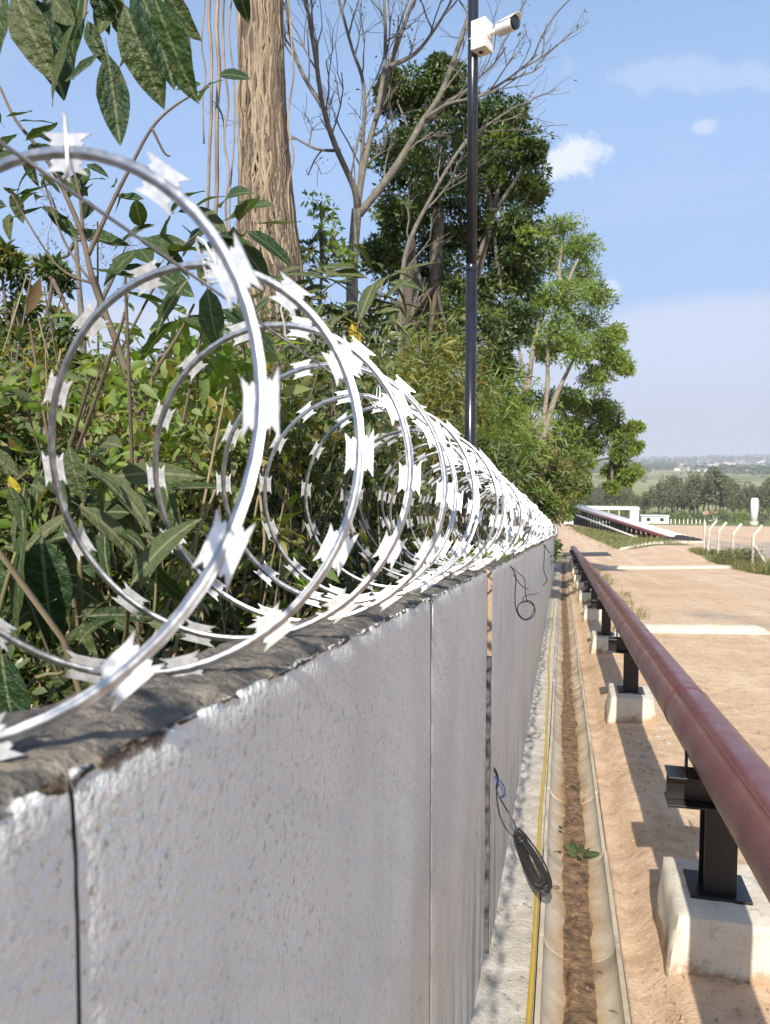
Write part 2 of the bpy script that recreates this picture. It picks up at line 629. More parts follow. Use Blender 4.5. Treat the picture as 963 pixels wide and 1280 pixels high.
def wall_material():
    m, t, b = new_mat('white_painted_plaster')
    ht = n_attr(t, 'ht')                       # metres below the wall's front top edge (negative on the top)
    P = n_pos(t)
    rag = n_noise(t, 26, 6, 0.65, P)
    rag2 = n_noise(t, 7, 3, 0.6, P)
    d = n_math(t, 'ADD', n_math(t, 'ADD', ht, n_math(t, 'MULTIPLY', n_math(t, 'SUBTRACT', rag, 0.5), 0.055)),
               n_math(t, 'MULTIPLY', n_math(t, 'SUBTRACT', rag2, 0.5), 0.06))
    bare = n_range(t, d, 0.004, -0.003, 0.0, 1.0)
    # paint
    pc = n_ramp(t, n_noise(t, 2.2, 6, 0.6, P), [(0.3, (0.68, 0.70, 0.675)), (0.55, (0.80, 0.83, 0.795)), (0.75, (0.83, 0.86, 0.825))])
    pit_shade = n_range(t, n_noise(t, 85, 4, 0.75, P), 0.35, 0.45, 1.0, 0.0)  # shadow speckle of the rough plaster, painted in as dark specks
    pit_shade = n_math(t, 'MULTIPLY', pit_shade, n_range(t, n_noise(t, 5, 3, 0.6, P), 0.30, 0.6, 0.25, 0.85))
    pc = n_mix(t, pit_shade, pc, (0.30, 0.29, 0.27))
    # damp grime: vertical streaks and a dirty foot
    st = n_noise(t, 1.0, 5, 0.65, n_pos(t, (8, 9, 0.9)))
    foot = n_range(t, ht, 0.75, 1.6, 0.0, 1.0)
    streak = n_math(t, 'MULTIPLY', n_range(t, st, 0.46, 0.62), n_math(t, 'ADD', n_math(t, 'MULTIPLY', foot, 0.75), 0.10))
    pc = n_mix(t, streak, pc, (0.27, 0.25, 0.215))
    dirt = n_math(t, 'MULTIPLY', n_range(t, n_noise(t, 9, 6, 0.7, P), 0.45, 0.7), n_range(t, ht, 1.35, 1.64, 0.0, 0.9))
    pc = n_mix(t, dirt, pc, (0.16, 0.14, 0.11))
    yel = n_math(t, 'MULTIPLY', n_range(t, n_noise(t, 1.3, 4, 0.6, n_pos(t, (3, 1.2, 0.5))), 0.52, 0.7), 0.25)
    pc = n_mix(t, yel, pc, (0.55, 0.47, 0.33))
    # hairline cracks
    vo = t.nodes.new('ShaderNodeTexVoronoi'); vo.feature = 'DISTANCE_TO_EDGE'
    vo.inputs['Scale'].default_value = 1.5
    wv = t.nodes.new('ShaderNodeMixRGB'); wv.inputs[0].default_value = 0.13
    t.links.new(P, wv.inputs[1]); t.links.new(n_noise(t, 3, 5, 0.7, P, out='Color'), wv.inputs[2])
    t.links.new(wv.outputs[0], vo.inputs['Vector'])
    crk = n_math(t, 'MULTIPLY', n_range(t, vo.outputs[0], 0.0, 0.004, 1.0, 0.0), n_range(t, n_noise(t, 2.3, 2, 0.5, P), 0.58, 0.66))
    pc = n_mix(t, n_math(t, 'MULTIPLY', crk, 0.8), pc, (0.22, 0.20, 0.18))
    # bare concrete of the top
    bc = n_ramp(t, n_noise(t, 15, 8, 0.72, P), [(0.30, (0.05, 0.046, 0.04)), (0.47, (0.12, 0.108, 0.092)), (0.58, (0.21, 0.18, 0.14)), (0.75, (0.34, 0.30, 0.245))])
    bc = n_mix(t, n_range(t, n_noise(t, 90, 3, 0.7, P), 0.56, 0.66, 0, 0.6), bc, (0.06, 0.052, 0.045))
    moss = n_range(t, n_noise(t, 4, 5, 0.6, P), 0.55, 0.7, 0.0, 0.35)
    bc = n_mix(t, moss, bc, (0.10, 0.10, 0.05))
    c = n_mix(t, bare, pc, bc)
    sock(t, c, b.inputs['Base Color'])
    sock(t, n_range(t, bare, 0, 1, 0.42, 0.95), b.inputs['Roughness'])
    lump = n_noise(t, 95, 3, 0.6, P)
    fine = n_noise(t, 230, 4, 0.6, P)
    h = n_math(t, 'ADD', n_math(t, 'MULTIPLY', lump, 1.0), n_math(t, 'MULTIPLY', fine, 0.28))
    h = n_math(t, 'SUBTRACT', h, n_math(t, 'MULTIPLY', crk, 0.5))
    h = n_math(t, 'ADD', h, n_math(t, 'MULTIPLY', n_noise(t, 22, 3, 0.5, P), 1.2))
    h = n_math(t, 'SUBTRACT', h, n_math(t, 'MULTIPLY', bare, 0.5))
    n_bump(t, b, h, 0.85, 0.010)
    return m


M['wall'] = wall_material()


def ground_material():
    m, t, b = new_mat('sandy_ground')
    P = n_pos(t)
    gr = n_attr(t, 'grass')
    soil = n_attr(t, 'soil')
    gv = n_attr(t, 'gravel')
    a = n_ramp(t, n_noise(t, 0.55, 8, 0.62, P), [(0.25, (0.55, 0.375, 0.23)), (0.5, (0.68, 0.49, 0.325)), (0.75, (0.76, 0.585, 0.415))])
    a = n_mix(t, n_range(t, n_noise(t, 9, 6, 0.7, P), 0.42, 0.72, 0.0, 0.6), a, (0.38, 0.24, 0.135))
    a = n_mix(t, n_range(t, n_noise(t, 2.4, 7, 0.7, P), 0.50, 0.72, 0.0, 0.45), a, (0.33, 0.205, 0.12))
    a = n_mix(t, n_range(t, n_noise(t, 60, 3, 0.7, P), 0.55, 0.72, 0.0, 0.5), a, (0.26, 0.165, 0.10))
    # long faint wheel tracks along the road
    trk = n_noise(t, 1.0, 3, 0.5, n_pos(t, (1.6, 0.05, 0.05)))
    a = n_mix(t, n_range(t, trk, 0.5, 0.68, 0.0, 0.35), a, (0.78, 0.61, 0.44))
    grey = n_ramp(t, n_noise(t, 30, 5, 0.7, P), [(0.3, (0.20, 0.19, 0.175)), (0.7, (0.42, 0.39, 0.35))])
    a = n_mix(t, n_math(t, 'MULTIPLY', gv, n_range(t, n_noise(t, 0.8, 5, 0.7, P), 0.36, 0.58)), a, grey)
    g = n_ramp(t, n_noise(t, 1.1, 8, 0.7, P), [(0.3, (0.10, 0.12, 0.035)), (0.55, (0.19, 0.20, 0.065)), (0.75, (0.30, 0.27, 0.11))])
    fg = n_ramp(t, n_noise(t, 0.006, 8, 0.65, P), [(0.35, (0.16, 0.18, 0.07)), (0.5, (0.27, 0.27, 0.12)), (0.65, (0.36, 0.33, 0.17))])
    dist = n_range(t, n_sep(t, P)[1], 250, 450)
    g = n_mix(t, dist, g, fg)
    thr = n_math(t, 'ADD', gr, n_math(t, 'MULTIPLY', n_math(t, 'SUBTRACT', n_noise(t, 1.6, 6, 0.7, P), 0.5), 0.9))
    c = n_mix(t, n_range(t, thr, 0.42, 0.62), a, g)
    s = n_ramp(t, n_noise(t, 6, 7, 0.7, P), [(0.3, (0.05, 0.035, 0.02)), (0.6, (0.12, 0.085, 0.05)), (0.8, (0.20, 0.15, 0.09))])
    c = n_mix(t, soil, c, s)
    sock(t, c, b.inputs['Base Color'])
    b.inputs['Roughness'].default_value = 0.95
    b.inputs['Specular IOR Level'].default_value = 0.15
    h = n_math(t, 'ADD', n_noise(t, 14, 8, 0.7, P), n_math(t, 'MULTIPLY', n_noise(t, 75, 4, 0.7, P), 0.35))
    n_bump(t, b, h, 0.5, 0.025)
    return m


M['ground'] = ground_material()


def concrete_material(name, c_lo, c_hi, stain, sc=6, spots=0.5, bump=0.5, soil=False):
    m, t, b = new_mat(name)
    P = n_pos(t)
    c = n_ramp(t, n_noise(t, sc, 7, 0.65, P), [(0.3, c_lo), (0.7, c_hi)])
    c = n_mix(t, n_range(t, n_noise(t, sc * 3.1, 6, 0.7, P), 0.55, 0.7, 0, spots), c, stain)
    c = n_mix(t, n_range(t, n_noise(t, 130, 3, 0.7, P), 0.60, 0.68, 0, 0.6), c, tuple(x * 0.5 for x in stain))
    if soil:
        oz = n_sep(t, n_coord(t))[2]
        sp_ = n_math(t, 'ADD', oz, n_math(t, 'MULTIPLY', n_math(t, 'SUBTRACT', n_noise(t, 7, 6, 0.7, P), 0.5), 0.34))
        c = n_mix(t, n_range(t, sp_, 0.10, 0.02, 0.0, 0.9), c, (0.36, 0.235, 0.135))
    sock(t, c, b.inputs['Base Color'])
    b.inputs['Roughness'].default_value = 0.85
    h = n_math(t, 'ADD', n_noise(t, 40, 6, 0.7, P), n_math(t, 'MULTIPLY', n_noise(t, 170, 3, 0.7, P), 0.4))
    n_bump(t, b, h, bump, 0.008)
    return m


M['footing'] = concrete_material('limewashed_concrete', (0.58, 0.52, 0.42), (0.72, 0.67, 0.57), (0.40, 0.31, 0.21), 7, 0.65, 0.8, True)
M['hump'] = concrete_material('road_hump_concrete', (0.56, 0.47, 0.34), (0.70, 0.62, 0.48), (0.45, 0.33, 0.20), 3, 0.5, 0.5)
M['ledge'] = concrete_material('splashed_ledge', (0.44, 0.39, 0.32), (0.72, 0.67, 0.58), (0.17, 0.14, 0.11), 8, 0.8, 1.0)


def channel_material():
    m, t, b = new_mat('stained_channel_concrete')
    P = n_pos(t)
    lx = n_sep(t, n_coord(t))[0]
    c = n_ramp(t, n_noise(t, 5, 6, 0.65, P), [(0.3, (0.45, 0.38, 0.28)), (0.7, (0.62, 0.55, 0.43))])
    w = n_math(t, 'ADD', n_math(t, 'ABSOLUTE', lx), n_math(t, 'MULTIPLY', n_math(t, 'SUBTRACT', n_noise(t, 5, 6, 0.65, P), 0.5), 0.14))
    rust = n_range(t, w, 0.135, 0.05)
    c = n_mix(t, n_math(t, 'MULTIPLY', rust, 0.85), c, (0.40, 0.235, 0.10))
    drk = n_range(t, w, 0.075, 0.02)
    mud = n_ramp(t, n_noise(t, 30, 6, 0.7, P), [(0.35, (0.07, 0.042, 0.025)), (0.65, (0.24, 0.145, 0.075))])
    c = n_mix(t, drk, c, mud)
    c = n_mix(t, n_range(t, n_noise(t, 3.2, 5, 0.6, n_pos(t, (1, 0.6, 1))), 0.50, 0.66, 0, 0.6), c, (0.25, 0.21, 0.15))
    c = n_mix(t, n_range(t, n_noise(t, 17, 6, 0.7, P), 0.56, 0.70, 0, 0.5), c, (0.33, 0.26, 0.17))
    sock(t, c, b.inputs['Base Color'])
    b.inputs['Roughness'].default_value = 0.8
    n_bump(t, b, n_noise(t, 60, 6, 0.7, P), 0.35, 0.006)
    return m


M['channel'] = channel_material()
M['mud'] = plain('channel_mud', (0.33, 0.205, 0.105), (0.075, 0.046, 0.028), 17, 0.75, bump=(45, 0.9, 0.012), detail=8)


def pipe_material():
    m, t, b = new_mat('oxide_red_pipe_paint')
    P = n_coord(t)
    c = n_ramp(t, n_noise(t, 3.0, 6, 0.6, P), [(0.3, (0.130, 0.030, 0.030)), (0.7, (0.158, 0.042, 0.040))])
    dust = n_range(t, n_noise(t, 5, 6, 0.7, n_coord(t, sc=(1, 0.4, 1))), 0.42, 0.72, 0.0, 0.20)
    c = n_mix(t, dust, c, (0.27, 0.16, 0.145))
    sc = n_range(t, n_noise(t, 1, 5, 0.7, n_coord(t, sc=(90, 3, 90))), 0.62, 0.7, 0, 0.4)
    c = n_mix(t, sc, c, (0.40, 0.27, 0.23))
    sock(t, c, b.inputs['Base Color'])
    sock(t, n_range(t, n_noise(t, 4, 5, 0.6, P), 0.3, 0.7, 0.26, 0.44), b.inputs['Roughness'])
    b.inputs['Coat Weight'].default_value = 0.12
    b.inputs['Coat Roughness'].default_value = 0.25
    n_bump(t, b, n_noise(t, 55, 4, 0.6, P), 0.06, 0.003)
    return m


M['pipe'] = pipe_material()

# ------------------------------------------------------------------ ground, one sheet to the horizon
def fbm(x, y, s, seed=0.0, o=4):
    out = np.zeros_like(x); a = 1.0
    rs = np.random.RandomState(int(seed * 97) + 11)
    for k in range(o):
        for _ in range(3):
            th = rs.uniform(0, 6.28); ph = rs.uniform(0, 6.28); f = s * rs.uniform(0.75, 1.3)
            out += a / 3 * np.sin((x * math.cos(th) + y * math.sin(th)) * f + ph + 1.3 * np.sin((x * math.sin(th) - y * math.cos(th)) * f * 0.7 + ph * 2))
        a *= 0.5; s *= 2.1
    return out


def build_ground():
    xs = np.concatenate([
        -np.geomspace(14000, 16, 30), np.linspace(-15, -1.4, 35), np.linspace(-1.2, -0.5, 6), [-0.43, -0.36, -0.30, -0.09, -0.085, 0.2715, 0.2755, 0.29, 0.32],
        np.linspace(0.35, 2.0, 60), np.linspace(2.06, 6, 50), np.linspace(6.2, 16, 40), np.geomspace(16.6, 14000, 60)])
    ys = np.concatenate([
        np.linspace(-60, -6, 10), np.linspace(-5, 1.6, 14), np.linspace(1.7, 8, 190), np.linspace(8.05, 20, 150), np.linspace(20.2, 46, 70), [46.05],
        np.linspace(46.6, 100, 70), np.linspace(101.5, 260, 60), np.geomspace(265, 12000, 90)])
    X, Y = np.meshgrid(xs, ys)
    Z = base(Y) + lateral(X, Y)
    near = (1 - sstep(25, 60, Y)) * sstep(0.30, 0.40, X)
    Z += near * (0.008 * fbm(X, Y, 5.0, 1) + 0.0035 * fbm(X, Y, 23.0, 2, 3) + 0.012 * sstep(0.7, 2, X) * fbm(X, Y, 1.2, 3, 2))
    Z += sstep(25, 60, Y) * (1 - sstep(120, 300, Y)) * sstep(3, 8, X) * 0.05 * fbm(X, Y, 0.5, 5, 3)
    Z += sstep(-0.6, -1.2, X) * (1 - sstep(45, 120, Y)) * 0.06 * fbm(X, Y, 1.6, 4, 3)
    Z -= 0.05 * (np.abs(X - 0.1) < 0.45) * (Y < 46.02) * (X < 0.2)           # sits under ledge and channel
    Z -= 0.35 * (X > -0.087) * (X < 0.273) * (Y < 46.02)                      # trench of the channel
    Z += 0.020 * np.exp(-((X - 0.285) / 0.035) ** 2) * (Y < 46) * (X > 0.274) * (0.8 + 0.7 * fbm(X * 0, Y, 7.0, 15, 4))
    # what grows or lies where
    g = 0.55 * np.exp(-((X - 1.15) / 0.45) ** 2) * sstep(15, 20, Y) * (1 - sstep(36, 44, Y))
    g = np.maximum(g, 0.33 * np.exp(-((X - 0.95) / 0.5) ** 2) * sstep(5, 9, Y) * (1 - sstep(40, 48, Y)))
    line = np.interp(Y, [60, 66, 115, 160], [5.6, 4.6, 1.9, 1.2])
    g = np.maximum(g, sstep(-0.2, 0.5, X - line) * sstep(62, 66, Y) * (1 - sstep(8, 13, X)) * 0.95)
    g = np.maximum(g, 0.85 * sstep(-0.8, 0.6, X - np.interp(Y, [30, 48, 60, 64], [9.2, 8.6, 8.9, 12])) * sstep(28, 34, Y) * (1 - sstep(58, 64, Y)) * (1 - sstep(11.0, 12.5, X)))
    g = np.maximum(g, sstep(165, 195, Y))
    g = np.maximum(g, sstep(30, 60, -X) * sstep(60, 120, Y))
    g = np.maximum(g, 0.20 * sstep(1.2, 3, X) * (Y < 50))
    soil = sstep(-0.42, -0.5, X) * (1 - sstep(60, 130, Y))
    gv = 0.85 * sstep(11.6, 12.6, X) * sstep(34, 44, Y) * (1 - sstep(70, 84, Y))
    gv = np.maximum(gv, 0.9 * np.exp(-((X - 3.2) / 0.6) ** 2 - ((Y - 17.5) / 1.0) ** 2))
    gv = np.maximum(gv, 0.7 * np.exp(-((X - 3.9) / 0.6) ** 2 - ((Y - 15.6) / 0.5) ** 2))
    me = grid_mesh('ground', X, Y, Z, [M['ground']], True, {'grass': g, 'soil': soil, 'gravel': gv})
    o = link('ground', me)
    tag(o, kind='structure')
    return o


build_ground()

# concrete ledge between wall and channel
def build_ledge():
    xs = np.concatenate([[-0.30], np.linspace(-0.293, -0.085, 14), [-0.079, -0.078]])
    ys = np.concatenate([np.linspace(-3, 1.5, 12), np.linspace(1.55, 9, 260), np.linspace(9.1, 46, 160)])
    X, Y = np.meshgrid(xs, ys)
    Z = base(Y) + 0.006 + 0.005 * fbm(X, Y, 16, 6, 4) + 0.02 * sstep(-0.22, -0.294, X) * (0.6 + 0.5 * fbm(X, Y, 9, 7, 3))
    Z[:, -1] -= 0.12
    o = link('ledge', grid_mesh('ledge', X, Y, Z, [M['ledge']], True))
    tag(o, kind='structure')


build_ledge()

# ------------------------------------------------------------------ the wall, panel by panel
JOINTS = [-2.25, -0.92, 0.413, 1.76, 3.14, 4.75, 8.3, 12.6, 17.5, 23.0, 30.0, 38.0, 46.0]
wall = empty('concrete_wall', (WX, 0, 0))
tag(wall, 'long white painted concrete wall with rough bare top running into the distance', 'wall')
rng = random.Random(5)


def wall_panel(i, y0, y1):
    near = y0 < 3.2
    ny = int((y1 - y0) / (0.012 if y0 < 1.8 and y0 > 0 else 0.03 if near else 0.11)) + 2
    gap = 0.0022 if i < 3 else 0.0007
    y0g, y1g = y0 + (0.0003 if i == 3 else gap), y1 - (0.0003 if i == 2 else gap)
    if i == 3:
        y1g = y1 - 0.006
    off = [0, 0, 0.0, 0.0015, 0.021, 0.0205, 0.019, 0.017, 0.015, 0.013, 0.011, 0.009, 0.006][i]
    dz = [0.018, 0.018, 0.018, 0.016, 0.020, 0.024, 0.010, 0.018][i] if i < 8 else rng.uniform(-0.01, 0.02)
    fr = np.concatenate([np.linspace(1.70, 0.10, 18 if near else 8), np.linspace(0.08, 0.006, 9 if near else 4)])
    tp = np.linspace(0.003, WX - WB - 0.006, 16 if near else 6)
    prof = [(0.0, h, h) for h in fr] + [(-d, 0.0, -d) for d in tp] + [(WB - WX, 0.01, -0.15), (WB - WX, 1.0, -0.15)]
    ys = np.linspace(y0g, y1g, ny)
    V = np.zeros((ny, len(prof), 3)); H = np.zeros((ny, len(prof)))
    for a, y in enumerate(ys):
        b0 = float(base(y))
        ed = min(y - y0g, y1g - y)
        chip = 0.006 * max(0, 1 - ed / 0.015)
        for c, (dx, h, ht) in enumerate(prof):
            s = Vector((dx * 1.0, y, h))
            x = WX + off + dx; z = b0 + WALL_H + dz - h
            if ht > 0:
                x += 0.0022 * mnoise.noise(Vector((0, y * 2.6, h * 2.6))) - chip * 0.25
                k = max(0.0, 1 - ht / 0.035)
                x -= k * k * (0.008 + 0.007 * mnoise.noise(Vector((3, y * 17, h * 9))))
                if ht < 0.03:
                    z += 0.004 * mnoise.noise(Vector((5, y * 30, 1)))
            elif ht > -0.149:
                n1 = mnoise.noise(Vector((dx * 8, y * 7, 2.0))); n2 = mnoise.noise(Vector((dx * 30, y * 27, 7.0))); n3 = mnoise.noise(Vector((dx * 80, y * 70, 3.0)))
                z += 0.006 * n1 + 0.0065 * n2 + 0.003 * n3 - chip
                e = min(-ht, 0.146 + ht)
                z -= 0.014 * max(0, 1 - e / 0.03) ** 2
                x += 0.002 * n2
            else:
                x += 0.008 * mnoise.noise(Vector((1, y * 12, h * 6)))
            jag = 0.0016 * mnoise.noise(Vector((9, 0, h * 40))) + 0.0016 * mnoise.noise(Vector((4, 0, h * 13)))
            if i == 3 and h < 0.36 and (y > 2.6 or h < 0.15):
                lim = 3.14 - 0.016 + 0.004 * mnoise.noise(Vector((dx * 20, 0, h * 25)))
                lo = y0 + 0.020 * max(0.0, 1 - h / 0.13) + jag
                V[a, c] = (x, max(min(y, lim), lo), z)
            elif ed < 0.002:
                V[a, c] = (x, y + jag, z)
            else:
                V[a, c] = (x, y, z)
            H[a, c] = ht
    Z0 = V[0, :, 2].copy()
    me = grid_mesh('panel', V[..., 0], V[..., 1], V[..., 2], [M['wall'], M['bare_concrete']], True, {'ht': H})
    o = link('panel', me, wall)
    o.matrix_parent_inverse = Matrix.Translation((-WX, 0, 0))
    # end faces: unpainted concrete
    mb = MB()
    n = len(prof)
    for row in (0, ny - 1):
        pts = [Vector(V[row, c]) for c in range(n)]
        mb.add(pts, [tuple(range(n))], 0)
    e = mb.build('end_face', M['bare_concrete'] if i == 4 else M['mortar'], o)
    return o


for i in range(len(JOINTS) - 1):
    wall_panel(i, JOINTS[i], JOINTS[i + 1])


def wpart(mb, name, mat):
    o = mb.build(name, mat, wall)
    o.matrix_parent_inverse = Matrix.Translation((-WX, 0, 0))
    return o


# mortar in the joints, set back a little; the step beyond the open seam is filled with rough grey mortar
for jn, j in enumerate(JOINTS[1:-1]):
    mb = MB()
    seam = j == 3.14
    b0 = float(base(j))
    top = 0.345 if seam else 0.008
    zs = np.linspace(b0 + WALL_H - top, b0 - 0.05, 60)
    x1s = [(WX + 0.0205 if seam else WX - 0.010) + 0.0035 * mnoise.noise(Vector((j, 0, z * 14))) for z in zs]
    ya = [j - (0.016 if seam else 0.006) + (0.008 * mnoise.noise(Vector((1, j, z * 9))) if seam else 0) for z in zs]
    yb = j - 0.0012 if seam else j + 0.006
    vs, fs = [], []
    for z, x1, y_ in zip(zs, x1s, ya):
        vs += [(WB + 0.01, y_, z), (x1 - 0.004, y_, z), (x1, yb - 0.002, z), (x1 - 0.002, yb, z), (WB + 0.01, yb, z)]
    for k in range(len(zs) - 1):
        for c in range(4):
            fs.append((k * 5 + c, k * 5 + c + 1, k * 5 + c + 6, k * 5 + c + 5))
    fs.append((0, 1, 2, 3, 4))
    mb.add(vs, fs, 0, True)
    wpart(mb, 'mortar_joint', M['mortar'])

# ------------------------------------------------------------------ drain channel
channel = empty('drain_channel', (0.10, 0, 0))
tag(channel, 'half-round concrete drain channel with rusty brown silt beside the wall', 'drain channel')


def channel_mesh():
    mb = MB()
    ri, ro, n = 0.152, 0.172, 18
    ln = 1.0
    rows = [(-0.002, ri + 0.001, ro), (0.004, ri, ro), (0.25, ri, ro), (0.5, ri, ro), (0.75, ri, ro), (0.993, ri, ro), (0.9985, ri + 0.001, ro)]
    vs, fs = [], []
    for (y, a, b) in rows:
        for k in range(n + 1):
            th = math.pi + math.pi * k / n
            vs.append((a * math.cos(th), y, a * 0.66 * math.sin(th) - SL * y))
        for k in range(n + 1):
            th = math.pi + math.pi * k / n
            vs.append((b * math.cos(th), y, b * 0.9 * math.sin(th) - SL * y))
    w = 2 * (n + 1)
    for r in range(len(rows) - 1):
        for k in range(n):
            a = r * w + k
            fs.append((a, a + w, a + w + 1, a + 1))
            a += n + 1
            fs.append((a, a + 1, a + w + 1, a + w))
        a = r * w
        fs.append((a, a + n + 1, a + n + 1 + w, a + w))
        a = r * w + n; b = r * w + 2 * n + 1
        fs.append((a, a + w, b + w, b))
    for k in range(n):
        fs.append((k, k + 1, k + n + 2, k + n + 1))
        a = (len(rows) - 1) * w + k
        fs.append((a, a + n + 1, a + n + 2, a + 1))
    mb.add(vs, fs, 0, False)
    me = bpy.data.meshes.new('channel_segment')
    me.from_pydata(mb.v, [], mb.f)
    me.materials.append(M['channel'])
    me.polygons.foreach_set('use_smooth', [True] * len(me.polygons))
    me.update()
    try:
        me.set_sharp_from_angle(angle=R(40))
    except Exception:
        pass
    return me


cme = channel_mesh()
for k in range(-2, 46):
    o = link('channel_segment', cme, channel, (rng.uniform(-0.004, 0.004), k + 0.35, float(base(k + 0.35)) + 0.012 + rng.uniform(-0.004, 0.004)))

# silt lying in the bottom
def build_silt():
    ys = np.concatenate([np.linspace(-1, 1.6, 8), np.linspace(1.65, 10, 300), np.linspace(10.1, 45, 260)])
    us = np.linspace(-1, 1, 13)
    U, Y = np.meshgrid(us, ys)
    w = 0.056 + 0.024 * fbm(Y * 0 + 3, Y, 1.7, 8, 3) + 0.014 * fbm(U * 3, Y, 17, 9, 3)
    X = 0.10 + U * w + 0.012 * fbm(Y * 0, Y, 0.9, 10, 2)
    lx = X - 0.10
    bottom = base(Y) + 0.012 - 0.66 * np.sqrt(np.maximum(0.150 ** 2 - lx ** 2, 0))
    dep = (0.5 + 0.5 * np.clip(fbm(Y * 0, Y, 2.1, 12, 3) + 0.4, -0.5, 1.2))
    Z = bottom + 0.016 * dep * (1 - U ** 2) + 0.006 * fbm(X, Y, 42, 11, 3) * (1 - U ** 2) - 0.004 * U ** 4 + 0.002
    o = link('silt', grid_mesh('silt', X - 0.10, Y, Z, [M['mud']], True), channel)
    o['kind'] = 'stuff'


build_silt()

# ------------------------------------------------------------------ razor wire coil on the wall
CR_, CXC, CZC, CP = 0.225, -0.425, 1.872, 0.262
Y_START, Y_END = -1.2, 45.0
TURNS0 = (Y_START - 0.492) / CP / 1.4


def coil_frame(th):
    y = 0.492 + CP * th / (2 * math.pi) * (1.4 if th < 0 else 1.0)
    k = th / (2 * math.pi)
    wob = (0.014 * math.sin(k * 2.7 + 0.4) + 0.009 * math.sin(k * 7.1)) * min(1, max(0, (y - 0.9) / 0.8))
    y2 = y + 0.035 * math.sin(th * 0.5 + k * 1.9) * min(1, max(0, (y - 1.0) / 0.8))
    r = CR_ + wob
    c = Vector((CXC + (0.010 * math.sin(k * 1.1) if y > 1.6 else 0), y2, CZC + float(base(y)) + (0.008 * math.sin(k * 1.7) if y > 1.6 else 0)))
    rad = Vector((math.cos(th), 0, math.sin(th)))
    tan = Vector((-math.sin(th), CP / (2 * math.pi * CR_), math.cos(th))).normalized()
    ax = rad.cross(tan).normalized()
    tilt = 0.35 * math.sin(k * 5.3 + 1.0) * 0.6
    rad2 = (rad * math.cos(tilt) + ax * math.sin(tilt)).normalized()
    ax2 = tan.cross(rad2).normalized()
    return c + rad * r, tan, rad2, ax2


coil = empty('razor_wire_coil', (CXC, 0, 0))
tag(coil, 'silver spiral coil of razor wire with sharp barbs along the top of the white wall', 'razor wire')
PINV = Matrix.Translation((-CXC, 0, 0))


def strip():
    vs, fs = [], []
    prof = [(-0.0048, 0.0002), (-0.0033, 0.0016), (-0.0012, 0.0006), (0.0012, 0.0006), (0.0033, 0.0016), (0.0048, 0.0002),
            (0.0048, -0.0006), (0.0026, -0.0010), (0.0014, -0.0021), (-0.0014, -0.0021), (-0.0026, -0.0010), (-0.0048, -0.0006)]
    th = TURNS0 * 2 * math.pi
    end = (Y_END - 0.492) / CP * 2 * math.pi
    n = len(prof); rows = 0
    while th < end:
        p, t, r, a = coil_frame(th)
        for (u, w) in prof:
            vs.append(p + r * u + a * w)
        rows += 1
        th += 2 * math.pi / (64 if p.y < 3 else 36 if p.y < 10 else 22)
    for i in range(rows - 1):
        for k in range(n):
            A, B = i * n + k, i * n + (k + 1) % n
            fs.append((A, B, B + n, A + n))
    mb = MB(); mb.add(vs, fs, 0, True)
    o = mb.build('wire_strip', M['galv_strip'], coil)
    o.matrix_parent_inverse = PINV
    o.data.set_sharp_from_angle(angle=R(50))


strip()


def barb_geo():
    half = [(-0.0140, 0.0040), (-0.0178, 0.0068), (-0.0138, 0.0088), (-0.0230, 0.0152), (-0.0110, 0.0140), (0.0110, 0.0140), (0.0230, 0.0152), (0.0138, 0.0088), (0.0178, 0.0068), (0.0140, 0.0040)]
    vs, fs = [], []

    def put(s, w, n):
        a = s / CR_
        rr = CR_ + w
        return Vector((rr * math.cos(a) - CR_, rr * math.sin(a), n))       # x = radial, y = tangent, z = axis
    for sg in (1, -1):
        o = len(vs)
        for n in (0.0006, -0.0006):
            lift = 0.0
            for (s, w) in half:
                b = 0.0012 if abs(s) > 0.02 else 0
                vs.append(put(s, w * sg, n + b * (1 if s > 0 else -1)))
        m = len(half)
        fs.append(tuple(o + k for k in (range(m) if sg < 0 else range(m - 1, -1, -1))))
        fs.append(tuple(o + m + k for k in (range(m - 1, -1, -1) if sg < 0 else range(m))))
        for k in range(m):
            k2 = (k + 1) % m
            fs.append((o + k, o + k2, o + m + k2, o + m + k))
    return vs, fs


bv, bf = barb_geo()
bme = bpy.data.meshes.new('barb')
bme.from_pydata(bv, [], bf)
bme.materials.append(M['galv'])
bme.update()
step = 0.1005 / CR_
th = TURNS0 * 2 * math.pi
bulk = MB()
nb = 0
while True:
    p, t, r, a = coil_frame(th)
    if p.y > Y_END - 0.1:
        break
    q = Matrix((r, t, r.cross(t))).transposed().to_4x4()
    q.translation = p
    if p.y > 0.1 and nb < 300:
        o = link('barb', bme, coil)
        o.matrix_parent_inverse = PINV
        o.matrix_basis = q
        nb += 1
    else:
        sc = 1.0
        bulk.add([q @ v for v in bv], bf)
    th += step
o = bulk.build('barb_mass', M['galv'], coil)
o.matrix_parent_inverse = PINV
o['kind'] = 'stuff'

# straight wire threaded through the tops of the loops, with clips
WXP = -0.385
tw = empty('tension_wire', (WXP, 0, 0))
tag(tw, 'thin straight steel wire with little hook clips holding the tops of the razor coil loops', 'wire')


def tw_z(y):
    return 2.062 + 0.0 + float(base(y)) + (0.004 * math.sin(y * 2.0))


